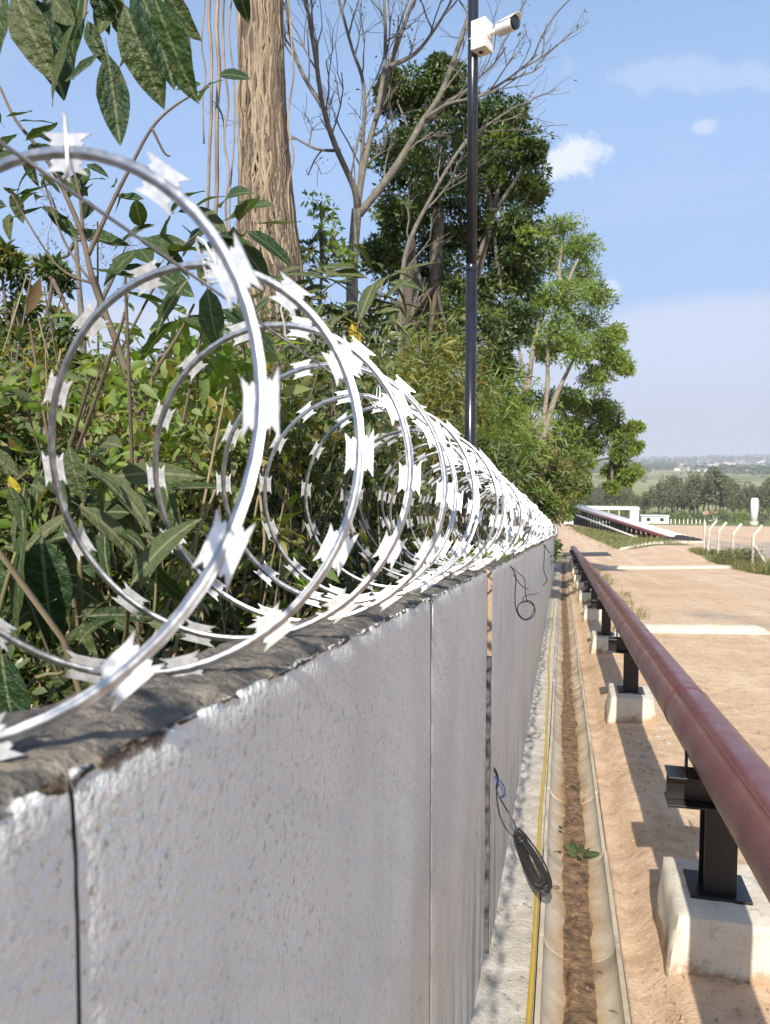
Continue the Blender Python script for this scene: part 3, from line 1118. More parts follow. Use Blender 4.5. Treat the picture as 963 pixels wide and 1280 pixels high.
mb = MB()
mb.tube([(0, y, tw_z(y)) for y in np.linspace(-1.2, 45, 150)], 0.0016, 6)
mb.build('straight_wire', M['wire'], tw)
cmb = MB()
hook = [(-0.006, 0.000, -0.010), (0.004, 0.000, -0.012), (0.009, 0.0, -0.004), (0.006, 0.001, 0.014), (0.002, 0.002, 0.034), (-0.004, 0.003, 0.040), (-0.009, 0.004, 0.034), (-0.008, 0.004, 0.012), (-0.010, 0.004, -0.004), (-0.006, 0.004, -0.013)]
cmb.tube(hook, 0.0017, 6)
cme_ = bpy.data.meshes.new('clip')
cme_.from_pydata(cmb.v, [], cmb.f)
cme_.materials.append(M['galv'])
cme_.polygons.foreach_set('use_smooth', [True] * len(cme_.polygons))
for k in range(-2, 40):
    th = math.pi / 2 - 0.17 + 2 * math.pi * k
    p, t, r, a = coil_frame(th)
    o = link('clip', cme_, tw, (p.x - WXP, p.y, p.z - 0.008))
    o.rotation_euler = (rng.uniform(-0.2, 0.3), rng.uniform(-0.25, 0.25), rng.uniform(-0.8, 0.8))

# ------------------------------------------------------------------ the red pipe on its supports
PX, PR, PZ = 0.62, 0.113, 0.928


def pz(y):
    return PZ - 0.085 * y if y < 40 else PZ - 3.4 - 0.10 * (y - 40)


pipe = empty('red_pipe', (PX, 0, 0))
tag(pipe, 'dull red steel pipe running along the channel on low black supports', 'pipe')
PY_END = 45.0
ends = [-4.0, 3.94, 9.9, 15.9, 21.9, 27.9, 33.9, 39.9, PY_END]
for a, b in zip(ends[:-1], ends[1:]):
    mb = MB()
    ys = np.linspace(a + 0.002, b - 0.002, max(3, int((b - a) / 0.5)))
    mb.tube([(0, y, pz(y)) for y in ys], PR, 48)
    o = mb.build('pipe_length', M['pipe'], pipe)
    o.data.set_sharp_from_angle(angle=R(50))
    wb = MB()                                   # lengthwise weld bead
    ang = R(119)
    wb.tube([(PR * math.cos(ang), y, pz(y) + PR * math.sin(ang)) for y in ys], 0.0028, 6)
    wb.build('weld_seam', M['pipe'], o)
for b in ends[1:-1]:
    mb = MB()
    mb.tube([(0, b - 0.012, pz(b)), (0, b - 0.006, pz(b)), (0, b + 0.006, pz(b)), (0, b + 0.012, pz(b))], [PR + 0.0005, PR + 0.0035, PR + 0.0035, PR + 0.0005], 48)
    mb.build('weld_ring', M['pipe'], pipe)


def ibeam_x(mb, x0, x1, y, zt, h=0.125, w=0.13, tf=0.010, tw_=0.009):
    """I-section lying along x"""
    mb.box(x0, x1, y - w / 2, y + w / 2, zt - tf, zt)
    mb.box(x0, x1, y - w / 2, y + w / 2, zt - h, zt - h + tf)
    mb.box(x0, x1, y - tw_ / 2, y + tw_ / 2, zt - h + tf, zt - tf)


ORD = ['nearest', 'second', 'third', 'fourth', 'fifth', 'sixth', 'seventh', 'eighth', 'ninth', 'tenth', 'eleventh']
SUP = [3.27 + 4.02 * k for k in range(11)]
for k, y in enumerate(SUP):
    g = ground(PX, y)
    root = empty('pipe_support', (PX + 0.02, y, g))
    lab = f'black steel T support on white concrete footing, {ORD[k]} along the red pipe'
    tag(root, lab, 'pipe support', 'supports of the red pipe')
    ox = 0.02
    fh = 0.25
    top = pz(y) - PR + 0.085 * 0.06 - 0.002
    # footing with worn edges
    mb = MB()
    nx, ny_, nz = 10, 12, 8
    w, d = 0.215, 0.235
    def fpt(i, j, kk):
        return (-w + 2 * w * i / nx, -d + 2 * d * j / ny_, -0.06 + (fh + 0.06) * kk / nz)
    idx = {}; vs = []; fs = []
    def vid(i, j, kk):
        if (i, j, kk) not in idx:
            p = Vector(fpt(i, j, kk))
            nn = Vector(((i == nx) - (i == 0), (j == ny_) - (j == 0), (kk == nz) - (kk == 0)))
            ed = (abs(nn.x) + abs(nn.y) + abs(nn.z)) > 1
            q = p + nn * (0.010 * mnoise.noise(p * 9 + Vector((y, 0, 0)))) - (nn * 0.007 * (1 + mnoise.noise(p * 25 + Vector((0, y, 0)))) if ed else Vector())
            q.x += -0.03 * (p.z / fh) * (p.x / w)          # slight taper
            idx[(i, j, kk)] = len(vs); vs.append(q)
        return idx[(i, j, kk)]
    for i in range(nx):
        for j in range(ny_):
            fs.append((vid(i, j, nz), vid(i + 1, j, nz), vid(i + 1, j + 1, nz), vid(i, j + 1, nz)))
        for kk in range(nz):
            fs.append((vid(i, 0, kk), vid(i + 1, 0, kk), vid(i + 1, 0, kk + 1), vid(i, 0, kk + 1)))
            fs.append((vid(i + 1, ny_, kk), vid(i, ny_, kk), vid(i, ny_, kk + 1), vid(i + 1, ny_, kk + 1)))
    for j in range(ny_):
        for kk in range(nz):
            fs.append((vid(0, j + 1, kk), vid(0, j, kk), vid(0, j, kk + 1), vid(0, j + 1, kk + 1)))
            fs.append((vid(nx, j, kk), vid(nx, j + 1, kk), vid(nx, j + 1, kk + 1), vid(nx, j, kk + 1)))
    mb.add(vs, fs, 0, True)
    o = mb.build('footing', M['footing'], root)
    o.data.set_sharp_from_angle(angle=R(60))
    mb = MB(); mb.box(-0.115, 0.115, -0.10, 0.11, fh - 0.004, fh + 0.012)
    bevel(mb.build('base_plate', M['black_paint'], root), 0.002)
    zt = top - g
    mb = MB()                                   # H-section post: flanges face the camera
    z0, z1 = fh + 0.012, zt - 0.125
    mb.box(-0.062, 0.062, -0.062, -0.052, z0, z1)
    mb.box(-0.062, 0.062, 0.052, 0.062, z0, z1)
    mb.box(-0.005, 0.005, -0.052, 0.052, z0, z1)
    bevel(mb.build('post', M['black_paint'], root), 0.0015)
    mb = MB(); ibeam_x(mb, -0.205, 0.205, 0, zt)
    bevel(mb.build('cross_beam', M['black_paint'], root), 0.0015)
    mb = MB()
    for s in (-1, 1):
        mb.box(s * 0.13 - 0.006, s * 0.13 + 0.006, -0.006, 0.006, zt - 0.03, zt + 0.09)
    mb.build('clamp_rod', M['black_paint'], root)

# ------------------------------------------------------------------ pole and security camera
PP = atY(588, 560, 5.72)
pole = empty('camera_pole', (PP.x, PP.y, ground(PP.x, PP.y)))
tag(pole, 'tall slim glossy black pole standing behind the wall and razor wire', 'pole')
gz = ground(PP.x, PP.y)
mb = MB(); mb.tube([(0, 0, -0.1), (0, 0, 2.95)], 0.041, 28); mb.build('lower_tube', M['black_pole'], pole)
mb = MB(); mb.tube([(0, 0, 2.955), (0, 0, 5.6)], 0.0375, 28); mb.build('upper_tube', M['black_pole'], pole)
mb = MB(); mb.tube([(0, 0, 2.92), (0, 0, 2.925), (0, 0, 2.965), (0, 0, 2.972)], [0.041, 0.0435, 0.0435, 0.038], 28); mb.build('collar', M['black_pole'], pole)
mb = MB(); mb.tube([(0, 0, 5.6), (0, 0, 5.63), (0, 0, 5.64)], [0.040, 0.040, 0.02], 24); mb.build('pole_cap', M['black_pole'], pole)

cc = atY(602, 46, 5.68)
scam = empty('security_camera', tuple(cc))
tag(scam, 'white bullet security camera on a square mounting box clamped to the black pole', 'security camera')
scam.rotation_euler = (0, 0, R(-22))
scam.scale = (0.84, 0.84, 0.84)
mb = MB(); mb.box(-0.062, 0.075, -0.075, 0.075, -0.125, 0.115)
bevel(mb.build('mounting_box', M['white_plastic'], scam), 0.008, 3)
mb = MB(); mb.tube([(0.0, 0.0, -0.125), (0.0, 0.0, -0.131)], 0.020, 16); mb.build('cable_gland', M['black_rubber'], scam)
mb = MB(); mb.tube([(0.075, 0, 0.01), (0.085, 0, 0.01), (0.088, 0, 0.01)], [0.052, 0.052, 0.045], 24); mb.build('base_flange', M['white_plastic'], scam)
mb = MB(); mb.tube([(0.085, 0, 0.0), (0.13, 0, 0.005), (0.17, -0.005, 0.008), (0.19, -0.01, 0.010)], [0.024, 0.022, 0.022, 0.024], 16); mb.build('arm', M['white_plastic'], scam)
mb = MB()
ax0 = Vector((0.150, 0.01, 0.012)); axd = Vector((0.95, -0.18, -0.03)).normalized()
mb.tube([ax0, ax0 + axd * 0.012, ax0 + axd * 0.16, ax0 + axd * 0.165], [0.046, 0.056, 0.056, 0.055], 28)
h = mb.build('housing', M['white_plastic'], scam)
h.data.set_sharp_from_angle(angle=R(50))
mb = MB(); mb.tube([ax0 + axd * 0.1655, ax0 + axd * 0.185, ax0 + axd * 0.188], [0.0545, 0.054, 0.047], 28)
lens = mb.build('front_window', M['dark_glass'], scam)
lens.data.set_sharp_from_angle(angle=R(50))
mb = MB()
side = axd.cross(Vector((0, 0, 1))).normalized(); upv = side.cross(axd)
vs = []; fs = []
for s_ in range(2):
    for k in range(13):
        a_ = R(20 + 140 * k / 12)
        ext = 0.16 + 0.06 * math.sin(a_) if s_ else 0.03
        vs.append(ax0 + axd * ext + (side * math.cos(a_) + upv * math.sin(a_)) * 0.060)
for k in range(12):
    fs.append((k, k + 1, 14 + k, 13 + k))
mb.add(vs, fs, 0, True)
o = mb.build('sun_hood', M['white_plastic'], scam)
sm = o.modifiers.new('t', 'SOLIDIFY'); sm.thickness = 0.003
mb = MB()
pl = Vector((PP.x, PP.y, cc.z)) - cc
pl = Matrix.Rotation(R(22), 3, 'Z') @ pl
mb.tube([pl + Vector((0.044 * math.cos(a_), 0.044 * math.sin(a_), 0.0)) for a_ in np.linspace(0, 2 * math.pi, 25)], 0.007, 8)
mb.tube([pl + Vector((-0.044, 0, 0)), pl + Vector((-0.10, 0.01, -0.004))], 0.004, 6)
mb.build('clamp_band', M['white_plastic'], scam)

# ------------------------------------------------------------------ cables and hose
hose = empty('yellow_hose', (-0.095, 0, 0))
tag(hose, 'thin yellow hose lying along the concrete ledge at the foot of the wall', 'hose')
pts = []
for y in np.linspace(-2, 30, 260):
    pts.append((0.006 * math.sin(y * 0.9) + 0.004 * math.sin(y * 2.3) - 0.055 * float(sstep(5, 12, y)), y, float(base(y)) + 0.021 + 0.002 * math.sin(y * 3)))
mb = MB(); mb.tube(pts, 0.0105, 10); mb.build('hose_tube', M['yellow_hose'], hose)

top_c = atX(621, 985, WX + 0.034)
mid_c = atY(646, 1040, 3.22)
bot_c = atY(684, 1116, 3.20)
cable = empty('cable_bundle', tuple(top_c))
tag(cable, 'black cable wound into a long bundle, hanging from a joint of the white wall', 'cable')
mb = MB()
axd = (bot_c - mid_c); ln = axd.length; axd.normalize()
sd = axd.cross(Vector((0, 1, 0))).normalized(); nd = axd.cross(sd)
rg = random.Random(8)
for k in range(17):
    w = rg.uniform(0.014, 0.046); l0 = rg.uniform(-0.012, 0.012); l1 = ln + rg.uniform(-0.05, 0.012)
    dn = rg.uniform(-0.018, 0.018); ds = rg.uniform(-0.006, 0.010)
    loop = []
    for j in range(25):
        a_ = 2 * math.pi * j / 24
        s = 0.5 - 0.5 * math.cos(a_)
        bul = math.copysign(abs(math.sin(a_)) ** 0.8, math.sin(a_))
        loop.append(mid_c - top_c + axd * (l0 + (l1 - l0) * s) + sd * (bul * w * (0.5 + 0.7 * s) + ds) + nd * (dn + 0.008 * math.sin(a_ * 2 + k)))
    mb.tube(loop, 0.0036, 6, caps=False)
mb.build('wound_loops', M['black_rubber'], cable)
mb = MB()
tie = mid_c - top_c + axd * 0.035
mb.tube([tie + sd * 0.027 * math.cos(a_) + nd * 0.022 * math.sin(a_) for a_ in np.linspace(0, 2 * math.pi, 17)], 0.0045, 6, caps=False)
mb.build('tie', M['black_rubber'], cable)
mb = MB()
Z0 = Vector((0, 0, 0))
m_ = mid_c - top_c
def bez(a, b, c, d, n=14):
    return [a * (1 - t) ** 3 + b * 3 * t * (1 - t) ** 2 + c * 3 * t * t * (1 - t) + d * t ** 3 for t in np.linspace(0, 1, n)]
mb.tube(bez(Z0, Z0 + Vector((0.01, -0.01, -0.06)), m_ + Vector((-0.02, 0.0, 0.09)), m_ + axd * 0.02), 0.0036, 6)
mb.tube(bez(Z0, Z0 + Vector((0.0, 0.0, -0.08)), m_ + Vector((-0.07, 0.01, -0.02)), m_ + axd * 0.03), 0.0036, 6)
mb.tube(bez(Z0 + Vector((-0.02, 0.005, 0.09)), Z0 + Vector((0.012, 0, 0.06)), Z0 + Vector((0.006, 0.0, 0.03)), Z0), 0.006, 6)
mb.build('hanging_tails', M['black_rubber'], cable)
mb = MB()
mb.tube(bez(Z0 + Vector((-0.01, 0, 0.05)), Z0 + Vector((0.05, -0.01, 0.03)), Z0 + Vector((0.05, -0.01, -0.06)), Z0 + Vector((0.004, 0, -0.03))), 0.0026, 6)
mb.tube(bez(Z0 + Vector((-0.008, 0, 0.045)), Z0 + Vector((0.02, -0.01, 0.01)), Z0 + Vector((0.045, -0.01, -0.02)), Z0 + Vector((0.016, 0, -0.045))), 0.0026, 6)
mb.build('blue_conductor', M['blue_wire'], cable)

wl = empty('wire_loop', tuple(atY(634, 706, 4.3)))
tag(wl, 'thin dark wire hanging in a round loop against the white wall', 'wire')
def wpt(px, py):
    return atY(px, py, 4.3 + 0.004 * (px - 650)) - wl.location
def smooth(pts, n=6):
    P = [Vector(p) for p in pts]; out = []
    for i in range(len(P) - 1):
        p0, p1, p2, p3 = P[max(i - 1, 0)], P[i], P[i + 1], P[min(i + 2, len(P) - 1)]
        for t in np.linspace(0, 1, n, endpoint=False):
            out.append(0.5 * ((2 * p1) + (p2 - p0) * t + (2 * p0 - 5 * p1 + 4 * p2 - p3) * t * t + (3 * p1 - p0 - 3 * p2 + p3) * t ** 3))
    out.append(P[-1])
    return out
mb = MB()
mb.tube(smooth([wpt(631, 700), wpt(640, 710), wpt(645, 722), wpt(644, 745), wpt(645, 760), wpt(650, 771), wpt(658, 775), wpt(666, 771), wpt(669, 762), wpt(664, 754), wpt(655, 752), wpt(648, 757), wpt(648, 766), wpt(656, 774), wpt(665, 769), wpt(668, 758), wpt(662, 751), wpt(651, 753)]), 0.0030, 6)
mb.build('loop_wire', M['black_rubber'], wl)
mb = MB()
mb.tube(smooth([wpt(636, 706), wpt(648, 716), wpt(656, 724), wpt(657, 740), wpt(659, 752)]), 0.0024, 6)
mb.tube(smooth([wpt(642, 718), wpt(652, 732), wpt(661, 737)]), 0.0026, 6)
mb.tube(smooth([wpt(655, 754), wpt(654, 748), wpt(659, 744), wpt(667, 743), wpt(674, 741)]), 0.0022, 6)
mb.build('loose_end', M['black_rubber'], wl)
wl2 = empty('wire_tail', tuple(atY(682, 681, 12.0)))
tag(wl2, 'short dark wire tail dangling from the far end of the white wall', 'wire')
mb = MB()
def wq(px, py):
    return atY(px, py, 12.0) - wl2.location
mb.tube(smooth([wq(680, 680), wq(681, 690), wq(680, 712), wq(684, 724), wq(681, 730), wq(677, 732)]), 0.007, 6)
mb.tube(smooth([wq(681, 681), wq(686, 690), wq(688, 690)]), 0.008, 6)
mb.build('tail_wire', M['black_rubber'], wl2)

# ------------------------------------------------------------------ vegetation
nrg = np.random.default_rng(21)


def rvec(n, up=0.0):
    v = nrg.normal(size=(n, 3)); v[:, 2] += up
    return unit(v)


def leaf_object_mesh(name, wid, curl, fold, mat, tipw=0.6, wave=0.02, seed=1, seg=7):
    """one big leaf: blade folded along its rib, wavy margin, along +Y from its stalk"""
    rg = random.Random(seed)
    vs, fs = [], []
    for i in range(seg + 1):
        t = i / seg
        w = wid * 0.5 * (math.sin(math.pi * min(1, t ** tipw)) ** 0.85 if 0 < t < 1 else 0.02)
        yy = t * math.cos(curl * t * 0.6); zz = -curl * t * t * 0.5
        for s in (-1, -0.5, 0, 0.5, 1):
            e = wave * rg.uniform(-1, 1) if abs(s) == 1 else 0
            vs.append((s * w * (1 + e * 2), yy + 0.04 * abs(s) * w * 2, zz + fold * abs(s) * w + e - 0.25 * curl * (s * w) ** 2 * 4))
    for i in range(seg):
        for k in range(4):
            a = i * 5 + k
            fs.append((a, a + 1, a + 6, a + 5))
    st = len(vs)
    vs += [(-0.006, -0.14, 0.01), (0.006, -0.14, 0.01), (0.006, 0.02, 0.0), (-0.006, 0.02, 0.0)]
    fs.append((st, st + 1, st + 2, st + 3))
    me = bpy.data.meshes.new(name)
    me.from_pydata(vs, [], fs)
    me.materials.append(mat)
    me.polygons.foreach_set('use_smooth', [True] * len(me.polygons))
    me.update()
    return me


LBIG = [leaf_object_mesh('leaf', w, c, f, M['leaf_big'], tw, 0.02, s) for (w, c, f, tw, s) in ((0.42, 0.5, 0.25, 0.8, 1), (0.36, 0.8, 0.35, 0.7, 2), (0.46, 0.25, 0.15, 0.75, 3), (0.36, -0.3, 0.3, 0.85, 4))]
LSAGE = [leaf_object_mesh('leaf', w, c, f, M['leaf_sage'], tw, 0.015, s) for (w, c, f, tw, s) in ((0.24, 0.6, 0.3, 0.8, 5), (0.27, 0.9, 0.3, 0.75, 6), (0.22, 0.2, 0.4, 0.85, 7))]
LGOLD = [leaf_object_mesh('leaf', 0.36, 0.5, 0.3, M['leaf_gold'], 0.8, 0.02, 9)]


def put_leaf(parent, mesh, p, d, size, roll=0.0, nup=None):
    """leaf at world point p, growing along d; its face turned towards nup"""
    d = Vector(d).normalized()
    n = Vector(nup) if nup is not None else Vector((0, 0, 1))
    n = (n - d * n.dot(d))
    n = n.normalized() if n.length > 1e-4 else d.orthogonal().normalized()
    n = Matrix.Rotation(roll, 3, d) @ n
    x = d.cross(n)
    Mx = Matrix((x * size, d * size, n * size)).transposed().to_4x4()
    Mx.translation = Vector(p) + d * size * 0.13 - parent.location
    o = link('leaf', mesh, parent)
    o.matrix_basis = Mx
    return o


def plant(name, label, cat, loc, group=None):
    o = empty(name, tuple(loc))
    return tag(o, label, cat, group)


def stems_part(root, stems, mat, name='stem'):
    for (pts, r0, r1) in stems:
        mb = MB()
        P = smooth(pts, 5)
        mb.tube([p - root.location for p in P], list(np.linspace(r0, r1, len(P))), 7, wob=0.15)
        mb.build(name, mat, root)


# --- overhanging branch with long hanging leaves, top left
rg = random.Random(3)
D0 = 1.25
rt = atD(-60, -190, 1.35)
oh = plant('overhanging_branch', 'leafy branch hanging into the top left corner with long drooping green leaves', 'branch', rt)
tips = [(30, -20), (90, -15), (150, -10), (190, -10), (230, -25), (300, -40)]
stems_part(oh, [([atD(-60, -190, 1.4), atD(60, -110, 1.3), atD(140, -40, 1.25), atD(205, 5, 1.22)], 0.008, 0.003),
                ([atD(60, -110, 1.3), atD(50, -50, 1.3), atD(35, 0, 1.3)], 0.005, 0.002),
                ([atD(100, -75, 1.28), atD(110, -30, 1.2), atD(105, 25, 1.18)], 0.005, 0.002),
                ([atD(140, -40, 1.25), atD(230, -60, 1.3), atD(296, -25, 1.35)], 0.004, 0.002)], M['stem_green'])
# (stalk px, tip px, depth, mesh, facing)
hang = [((14, -25), (48, 75), 1.25, 0), ((98, 15), (60, 108), 1.22, 2), ((108, 20), (122, 70), 1.20, 1), ((132, 50), (150, 165), 1.17, 3),
        ((150, -10), (192, 108), 1.22, 0), ((188, -20), (230, 106), 1.15, 2), ((170, 18), (188, 65), 1.28, 1), ((120, -40), (128, 30), 1.3, 0),
        ((60, -30), (10, 35), 1.3, 1), ((135, -15), (165, 55), 1.32, 2), ((292, -40), (308, 26), 1.35, 1), ((5, -30), (-10, 60), 1.3, 2),
        ((128, 62), (95, 100), 1.2, 3), ((80, -20), (110, 40), 1.34, 1), ((150, 55), (160, 78), 1.24, 1), ((115, 10), (85, 45), 1.25, 0),
        ((200, -20), (238, 40), 1.33, 2), ((165, -30), (215, 70), 1.18, 0), ((20, -30), (75, 90), 1.3, 2), ((110, -30), (75, 70), 1.3, 0), ((145, 20), (185, 95), 1.3, 2), ((205, 0), (225, 90), 1.2, 0), ((150, -40), (130, 40), 1.36, 3), ((45, -25), (95, 30), 1.34, 3)]
for i, (a, b, d, mi) in enumerate(hang):
    A, B = atD(*a, d), atD(*b, d + rg.uniform(-0.03, 0.05))
    fc = Vector((rg.uniform(-0.5, 0.6), -1.0, rg.uniform(-0.1, 0.5)))
    put_leaf(oh, LBIG[mi], A, B - A, (B - A).length * 1.06, rg.uniform(-0.5, 0.5), fc)

# --- sapling with forking stems left of the coil
sap_root = atD(205, 760, 2.2)
sap_root.z = ground(sap_root.x, sap_root.y)
sap = plant('forked_sapling', 'slender forked sapling with broad dark leaves rising behind the nearest coil loop', 'sapling', sap_root)
S = lambda x, y, d=2.1: atD(x, y, d)
stems_part(sap, [([sap_root, S(182, 640), S(176, 530), S(150, 440), S(118, 355), S(100, 285), S(62, 205), S(20, 150, 2.2), S(0, 108, 2.2)], 0.014, 0.003),
                 ([S(176, 530), S(192, 470), S(225, 415), S(243, 380)], 0.007, 0.003),
                 ([S(110, 320), S(135, 265), S(160, 215), S(190, 160), S(222, 130), S(262, 108)], 0.007, 0.002),
                 ([S(104, 290), S(98, 235), S(80, 190), S(40, 165)], 0.005, 0.002),
                 ([S(190, 160), S(205, 190), S(213, 195)], 0.004, 0.002),
                 ([S(150, 440), S(210, 330), S(250, 290)], 0.004, 0.002),
                 ([S(120, 360), S(80, 300), S(50, 210)], 0.004, 0.002),
                 ([S(118, 355), S(70, 330), S(10, 235)], 0.004, 0.002)], M['twig'])
def cluster(root, c, n, size, meshes, rgx, spread=1.0, up=0.1, face=None):
    for k in range(n):
        a = 2 * math.pi * k / n + rgx.uniform(-0.4, 0.4)
        d = Vector((math.cos(a) * spread, 0.55 * math.sin(a) * spread * rgx.choice((1, -1)), math.sin(a) * 0.45 * spread + rgx.uniform(-0.45, up)))
        p = Vector(c) + Vector((rgx.uniform(-0.3, 0.3), rgx.uniform(-0.3, 0.3), rgx.uniform(-0.3, 0.3))) * size
        put_leaf(root, rgx.choice(meshes), p, d, size * rgx.uniform(0.7, 1.2), rgx.uniform(-0.6, 0.6), face or Vector((rgx.uniform(-.3, .3), -0.7, 1)))
for (x, y, n, sz) in ((262, 106, 5, 0.09), (245, 300, 8, 0.15), (215, 265, 6, 0.14), (285, 265, 7, 0.15), (165, 300, 5, 0.15), (60, 205, 6, 0.10), (20, 150, 6, 0.10),
                      (50, 250, 6, 0.10), (243, 385, 5, 0.18), (190, 330, 6, 0.14), (115, 240, 4, 0.09), (10, 250, 6, 0.10), (100, 200, 4, 0.09), (300, 290, 5, 0.14), (150, 235, 3, 0.08), (35, 180, 4, 0.1)):
    cluster(sap, S(x, y, 2.15), n, sz * 1.05, LBIG, rg)
put_leaf(sap, LBIG[2], S(258, 350, 1.9), S(268, 425, 1.9) - S(258, 350, 1.9), 0.16, 0.2, Vector((0, -1, 0.3)))
put_leaf(sap, LSAGE[0], S(243, 340, 1.9), S(195, 395, 1.9) - S(243, 340, 1.9), 0.17, 0.1, Vector((0.1, -1, 0.2)))
put_leaf(sap, LBIG[0], S(300, 285, 1.9), S(355, 312, 1.9) - S(300, 285, 1.9), 0.14, 0.1, Vector((0, -0.6, 1)))

# --- sage-leaved shrub leaning into the coil
sh_root = atD(150, 960, 1.55); sh_root.z = ground(sh_root.x, sh_root.y)
sh = plant('grey_green_shrub', 'grey-green shrub with soft drooping leaves leaning into the nearest coil loop', 'shrub', sh_root)
S = lambda x, y, d=1.4: atD(x, y, d)
stems_part(sh, [([sh_root, S(150, 880, 1.5), S(158, 790, 1.35), S(160, 735, 1.25)], 0.007, 0.003),
                ([sh_root, S(110, 850, 1.5), S(100, 720, 1.45), S(105, 610, 1.45), S(110, 565, 1.45)], 0.008, 0.003),
                ([S(150, 850, 1.5), S(190, 780, 1.5), S(195, 690, 1.5)], 0.005, 0.002)], M['stem_green'])
for (x, y, d, n, sz) in ((110, 570, 1.45, 10, 0.15), (105, 640, 1.45, 8, 0.15), (60, 600, 1.5, 6, 0.14), (150, 600, 1.5, 6, 0.15), (100, 770, 1.42, 7, 0.12), (150, 790, 1.4, 5, 0.11),
                         (175, 640, 1.5, 5, 0.14), (60, 690, 1.5, 5, 0.14), (30, 590, 1.5, 5, 0.13), (190, 700, 1.55, 5, 0.12), (120, 820, 1.45, 6, 0.13)):
    cluster(sh, S(x, y, d), n, sz, LSAGE, rg, 1.0, 0.05)
put_leaf(sh, LSAGE[1], S(158, 742, 1.22), S(217, 648, 1.2) - S(158, 742, 1.22), 0.155, 0.5, Vector((-0.7, -0.8, 0.2)))
put_leaf(sh, LSAGE[1], S(205, 590, 1.35), S(212, 655, 1.3) - S(205, 590, 1.35), 0.12, 0.2, Vector((0.3, -1, 0)))
put_leaf(sh, LBIG[0], S(85, 548, 1.3), S(95, 612, 1.3) - S(85, 548, 1.3), 0.10, 0.0, Vector((0.1, -1, 0.1)))

# --- broad-leaved weed at the left edge
bl_root = atD(-20, 960, 1.4); bl_root.z = ground(bl_root.x, bl_root.y)
bl = plant('broad_leaved_weed', 'weed with very large dark holed leaves at the left edge behind the wall', 'plant', bl_root)
S = lambda x, y, d=1.35: atD(x, y, d)
stems_part(bl, [([bl_root, S(-15, 850), S(0, 760), S(20, 690)], 0.008, 0.003), ([bl_root, S(20, 900), S(80, 840)], 0.006, 0.003)], M['stem_green'])
for (a, b, d, mi) in (((35, 640), (8, 790), 1.35, 2), ((50, 650), (62, 800), 1.4, 0), ((-10, 660), (-30, 800), 1.35, 0), ((0, 800), (15, 930), 1.3, 2), ((110, 760), (80, 890), 1.42, 0),
                     ((130, 800), (160, 885), 1.45, 1), ((30, 600), (-20, 560), 1.5, 3), ((60, 830), (110, 900), 1.4, 1), ((180, 690), (225, 760), 1.6, 0), ((10, 600), (30, 660), 1.45, 2), ((70, 640), (130, 720), 1.5, 2)):
    A, B = S(*a, d), S(*b, d)
    put_leaf(bl, LBIG[mi], A, B - A, (B - A).length, rg.uniform(-0.4, 0.4), Vector((rg.uniform(-0.3, 0.4), -1, rg.uniform(0, 0.6))))
put_leaf(bl, LGOLD[0], S(10, 590, 1.5), S(22, 618, 1.5) - S(10, 590, 1.5), 0.06, 0, Vector((0, -1, 0.3)))

# --- shrub with rosettes of long pale leaves left of the pole
rs_root = atD(430, 640, 4.2); rs_root.z = ground(rs_root.x, rs_root.y)
rs = plant('rosette_shrub', 'tall shrub with rosettes of long pale green leaves in front of the bare tree', 'shrub', rs_root)
S = lambda x, y, d=4.2: atD(x, y, d)
stems_part(rs, [([rs_root, S(425, 560), S(415, 470), S(410, 380)], 0.018, 0.007), ([S(425, 560), S(450, 480), S(470, 400), S(478, 355)], 0.013, 0.006),
                ([S(420, 500), S(440, 440), S(445, 390)], 0.01, 0.005), ([S(415, 450), S(385, 400), S(370, 345)], 0.01, 0.005)], M['bark_grey'])
for (x, y, n, sz) in ((410, 365, 14, 0.24), (475, 350, 14, 0.24), (445, 385, 12, 0.22), (370, 345, 10, 0.2), (430, 400, 10, 0.2), (490, 390, 10, 0.2), (400, 410, 10, 0.2), (455, 420, 8, 0.18), (380, 385, 8, 0.18), (350, 360, 8, 0.18)):
    cluster(rs, S(x, y), n, sz, LSAGE, rg, 1.0, 0.25)
put_leaf(rs, LGOLD[0], S(440, 400, 4.1), Vector((0.1, 0, -1)), 0.14, 0.2, Vector((0.2, -1, 0.2)))
put_leaf(rs, LGOLD[0], S(452, 408, 4.1), Vector((-0.2, 0, -1)), 0.12, 0.2, Vector((-0.2, -1, 0.2)))

# --- thicket of undergrowth behind the wall: uncountable
YT_X = [-200, 0, 60, 120, 200, 260, 330, 400, 460, 520, 560, 600, 650, 690, 715, 735]
YT_Y = [430, 430, 440, 470, 460, 420, 390, 395, 410, 440, 450, 470, 500, 545, 600, 660]
und = Leaves(); dry = MB()
UM = ['leaf_mid', 'leaf_light', 'leaf_dark', 'leaf_yellow', 'leaf_dry', 'twig']


def project(p):
    v = Vector(p) - Vector((0, 0, CAM_Z))
    d = v.dot(CF)
    return CXP + FPX * v.dot(CR) / d, CYP - FPX * v.dot(CU) / d, d


